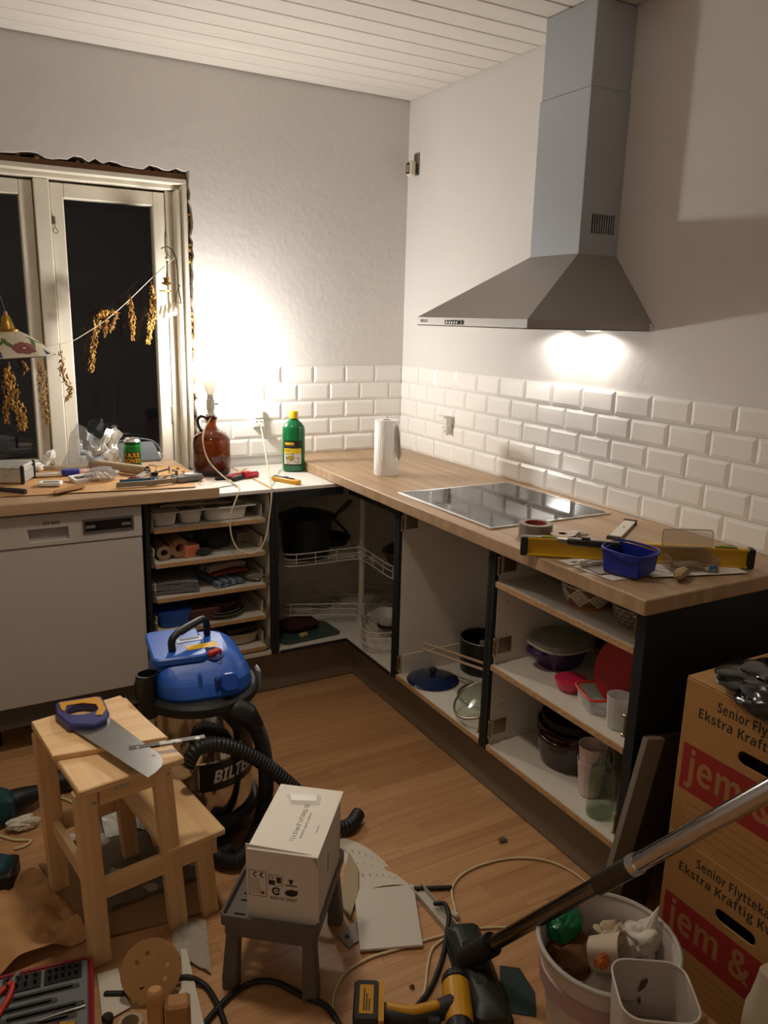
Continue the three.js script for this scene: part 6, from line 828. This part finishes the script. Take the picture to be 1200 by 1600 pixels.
// ---- lower left corner ----
curl('crumpled_kraft', 'crumpled brown kraft paper on the floor in front of the stool', 'paper', [[-30, 1330], [62, 1372], [140, 1468], [-30, 1540]], .003, .07, 31, MAT.kraft, .0008, 40, 34, 16);
curl('brown_cardboard_sheet', 'brown cardboard sheet on the floor under the stool legs', 'cardboard', [[60, 1350], [330, 1352], [345, 1420], [150, 1470]], .002, .004, 35, M('#8c6a46', .9), .002, 14, 10, 6);
{ const d = dataTex(128, 128, (u, v) => { const n = fbm2(u, v, 5, 5, 301, 4), s = n > .55 ? 60 : 0; return [112 + s, 102 + s, 88 + s]; }, [3, 3]); const q = poly('dusty_grey_board', 'grey board dusted with white plaster under the stool', 'board', [[150, 1258], [255, 1236], [318, 1364], [164, 1420]], .006, .012, S({ map: d, roughness: .9 })); }
curl('plastic_film', 'crumpled clear plastic film on the dusty board', 'plastic film', [[150, 1252], [240, 1236], [255, 1290], [165, 1310]], .0195, .04, 44, PH({ color: '#dcdcd8', roughness: .3, transmission: .35, thickness: 0 }), .0006, 34, 26, 34);
curl('bubble_sheet', 'translucent bubble wrap piece by the sanding disc', 'plastic film', [[272, 1432], [322, 1440], [330, 1522], [268, 1490]], .004, .008, 47, S({ color: '#a0978a', roughness: .5 }), .003, 24, 24, 90);
poly('white_card', 'white folded card under the sanding disc', 'card', [[152, 1522], [184, 1512], [198, 1560], [206, 1572], [160, 1598]], .004, .002, MAT.paperDull);
poly('white_box_lid', 'white box flap edge beside the sanding disc', 'card', [[282, 1482], [292, 1482], [322, 1612], [262, 1612], [285, 1530]], .006, .01, MAT.paperDull);
{ const c = onY(236, 1570, .008), t = thing('sanding_disc', 'round tan sanding disc with ring of holes', 'sanding disc', [c.x, .008, c.z]); t.rotation.set(-.55, -.3, .0, 'YXZ'); const holes = Array.from({ length: 8 }, (_, k) => circ(.0052, 12, .036 * Math.cos(k / 8 * 6.283 + .2), .068 + .036 * Math.sin(k / 8 * 6.283 + .2))); A(t, 'disc', EX(circ(.066, 48, 0, .068), .0018, .0003, holes), M('#a27a4c', .95)); }
{ const c = onY(246, 1628, 0), t = thing('wooden_brush', 'pale wooden handle standing in front of the sanding disc', 'brush', [c.x, .001, c.z], -.3); A(t, 'handle', loft([[0, .034, .028, .012], [.1, .036, .03, .013], [.128, .033, .026, .012], [.134, .024, .018, .009]], 5), M('#b88a58', .6)); A(t, 'block', B(.05, .1, .04, .006, .045, .05, 0), M('#a3764a', .6)); }
{ // red tool case
  const t = thing('bit_case', 'open red tool case with grey insert and black bits', 'tool case', [-1.862, .004, 1.712], -.16), rd = M('#7a1620', .4), gr = M('#6a6d70', .55), w = .215, d = .26;
  A(t, 'case_shell', loft([[0, w - .01, d - .01, .012], [.004, w, d, .014], [.042, w + .004, d + .004, .014]], 4), rd); A(t, 'case_rim', TB(rrect(w + .004, d + .004, .014, 4).map(([a, b]) => [a, .043, b]), .004, 80, 6, true), M('#8e1c28', .35)); A(t, 'insert', B(w - .012, .006, d - .012, .002, 0, .044, 0), gr);
  for (const [x, n] of [[-.035, 4], [.05, 5]]) { const tr = A(t, 'bit_tray', B(.078, .004, .046, .001, x, .0485, -.095), M('#0f0f10', .5)); for (let k = 0; k < n; k++) for (let j = 0; j < 2; j++) A(tr, 'bit', xf(CY(.0034, .012, 8), [x - .028 + k * (.056 / (n - 1)), .0505, -.104 + j * .018]), M('#4c4c50', .35, .8)); }
  for (const [z, l, x] of [[-.052, .15, .01], [-.025, .12, -.02], [-.0, .17, .01], [.028, .18, -.01], [.055, .15, 0]]) { const gv = A(t, 'tool_slot', EXY(rrect(l, .013, .005, 3), .002, .0005), M('#3a3a36', .6), [x, .0468, z]); A(gv, 'tool', xf(CY(.0035, l * .8, 8), [-l * .4, .005, 0], [0, 0, -Math.PI / 2]), M('#222324', .4, .6)); }
}
{ const a = onY(-12, 1572, .07), b = onY(18, 1530, .07); const t = thing('orange_pliers', 'bright orange plier handles on the red tool case', 'pliers', [mid(a, b).x, .0505, mid(a, b).z], yawOf(a, b)); for (const s of [-1, 1]) A(t, 'handle', TB([[-.05, .008, s * .018], [0, .008, s * .014], [.035, .008, s * .004]], .0065, 16, 8), M('#b02c14', .4)); A(t, 'jaws', B(.03, .012, .014, .003, .05, .008, 0), MAT.steelDull); }
{ const a = onY(60, 1592, .06), b = onY(128, 1570, .06); const t = thing('t_handle_key', 'chrome T-handle hex key on the red tool case', 'hex key', [mid(a, b).x, .0505, mid(a, b).z], yawOf(a, b)); A(t, 'shaft', xf(CY(.0028, .1, 8), [-.05, .005, 0], [0, 0, -Math.PI / 2]), MAT.chrome); A(t, 'cross_pin', xf(CY(.0025, .02, 8), [-.012, .005, -.01], [Math.PI / 2, 0, 0]), MAT.chrome); }
{ const a = onY(40, 1600, .07), b = onY(152, 1592, .07); const t = thing('screwdriver', 'brown and yellow screwdriver across the tool case corner', 'screwdriver', [mid(a, b).x, .058, mid(a, b).z + .012], yawOf(a, b)); A(t, 'handle', L([[0, 0], [.011, .001], [.012, .03], [.01, .06], [.012, .08], [0, .082]], 14).rotateZ(-Math.PI / 2).translate(-.09, .006, 0), M('#5d4326', .45)); A(t, 'yellow_collar', L([[0, 0], [.0125, 0], [.0115, .03], [0, .031]], 14).rotateZ(-Math.PI / 2).translate(-.005, .006, 0), M('#a37a1c', .45)); A(t, 'shaft', xf(CY(.003, .06, 8), [.025, .006, 0], [0, 0, -Math.PI / 2]), MAT.chrome); }
{ const p = onY(168, 1590, .02); oneW('rubber_stopper', 'small black rubber stopper beside the red tool case', 'stopper', xf(CY(.012, .02, 16, .003), [p.x, .006, p.z]), MAT.black); const q = onY(203, 1600, .02), t = thing('pipe_ring', 'pale plastic ring with dark inside at the tool case', 'ring', [q.x, .006, q.z + .005]); A(t, 'ring', L([[.018, 0], [.026, .001], [.026, .024], [.018, .025], [.018, 0]], 24), M('#a89b86', .6)); }
{ // teal power tools at the left edge
  const teal = M('#0f3f48', .45), p = onY(8, 1256, .06), t = thing('teal_power_tool', 'teal and black power tool lying behind the stool', 'power tool', [p.x - .05, 0, p.z], .25); A(t, 'body', loft([[.01, .13, .09, .03], [.02, .15, .1, .035], [.08, .15, .1, .035], [.095, .12, .08, .03]], 5), teal); A(t, 'gear_housing', L([[0, 0], [.034, 0], [.036, .02], [.03, .06], [.022, .09], [0, .1]], 18).rotateZ(-Math.PI / 2).translate(.06, .05, 0), MAT.black); A(t, 'nose', L([[0, 0], [.02, 0], [.02, .05], [.012, .07], [0, .07]], 16).rotateZ(-Math.PI / 2).translate(.14, .05, 0), M('#1a1a1c', .35)); A(t, 'vent_grille', B(.05, .03, .004, .001, -.02, .05, .051), MAT.black);
  const q = onY(6, 1352, .04), t2 = thing('teal_tool_battery', 'dark teal battery tool grip on the floor by the kraft paper', 'power tool', [q.x - .03, 0, q.z], -.3); A(t2, 'grip', loft([[0, .1, .075, .02], [.006, .11, .085, .024], [.055, .1, .07, .024], [.066, .08, .05, .02]], 5), teal); A(t2, 'battery', loft([[.0, .07, .095, .012, .028, .004], [.045, .07, .095, .012, .028, .004], [.05, .06, .085, .012, .028, .004]], 4), MAT.black);
  const r = onY(105, 1215, .04), t3 = thing('black_drill_nose', 'black cylindrical tool body lying behind the stool leg', 'power tool', [r.x, 0, r.z], .2); A(t3, 'tool_body', L([[0, 0], [.034, .002], [.036, .02], [.036, .12], [.028, .14], [0, .142]], 20).rotateZ(-Math.PI / 2).translate(-.07, .037, 0), MAT.black); A(t3, 'collar', L([[.036, 0], [.038, .002], [.038, .014], [.036, .016]], 20).rotateZ(-Math.PI / 2).translate(-.01, .037, 0), M('#2a2a2c', .4));
}
floorCord('lamp_flex', 'pale cord curling behind the stool legs', [[12, 1262], [32, 1248], [55, 1240], [82, 1243], [110, 1252], [122, 1262], [100, 1275]], .004, M('#cdbb96', .6)); floorCord('lamp_flex', 'pale cord near the white rag on the floor', [[0, 1306], [22, 1312], [48, 1314], [38, 1322], [24, 1326]], .004, M('#cdbb96', .6));
{ const p = onY(36, 1292, .01); oneW('white_rag', 'crumpled white rag on the floor behind the kraft paper', 'rag', xf(lump(.09, .04, .05, 141, .5, 2, 2), [p.x, 0, p.z]), MAT.paperDull); const q = onY(112, 1305, .02); oneW('plaster_chunk', 'small white plaster lump seen between the stool legs', 'lump', xf(lump(.06, .02, .03, 144, .5, 2, 2), [q.x, .001, q.z]), MAT.paperDull); const s = onY(114, 1316, .02); oneW('green_scourer', 'small dark green scourer between the stool legs', 'scourer', xf(B(.035, .008, .02, .002, 0, .004, 0), [s.x, .003, s.z], [0, .8, 0]), M('#3d4a3a', .9)); }
for (const [u, v, s] of [[95, 1233, 5], [103, 1235, 7], [98, 1243, 4], [108, 1230, 9], [92, 1240, 6]]) { const p = onY(u, v, 0); oneW('paint_chip', 'tiny white paint chip on the floor behind the stool', 'chip', xf(lump(.008, .003, .007, s, .4, 2, 1), [p.x, 0, p.z]), MAT.paper, 'paint chips behind the stool'); }

fin(scene);
renderer.render(scene, camera);
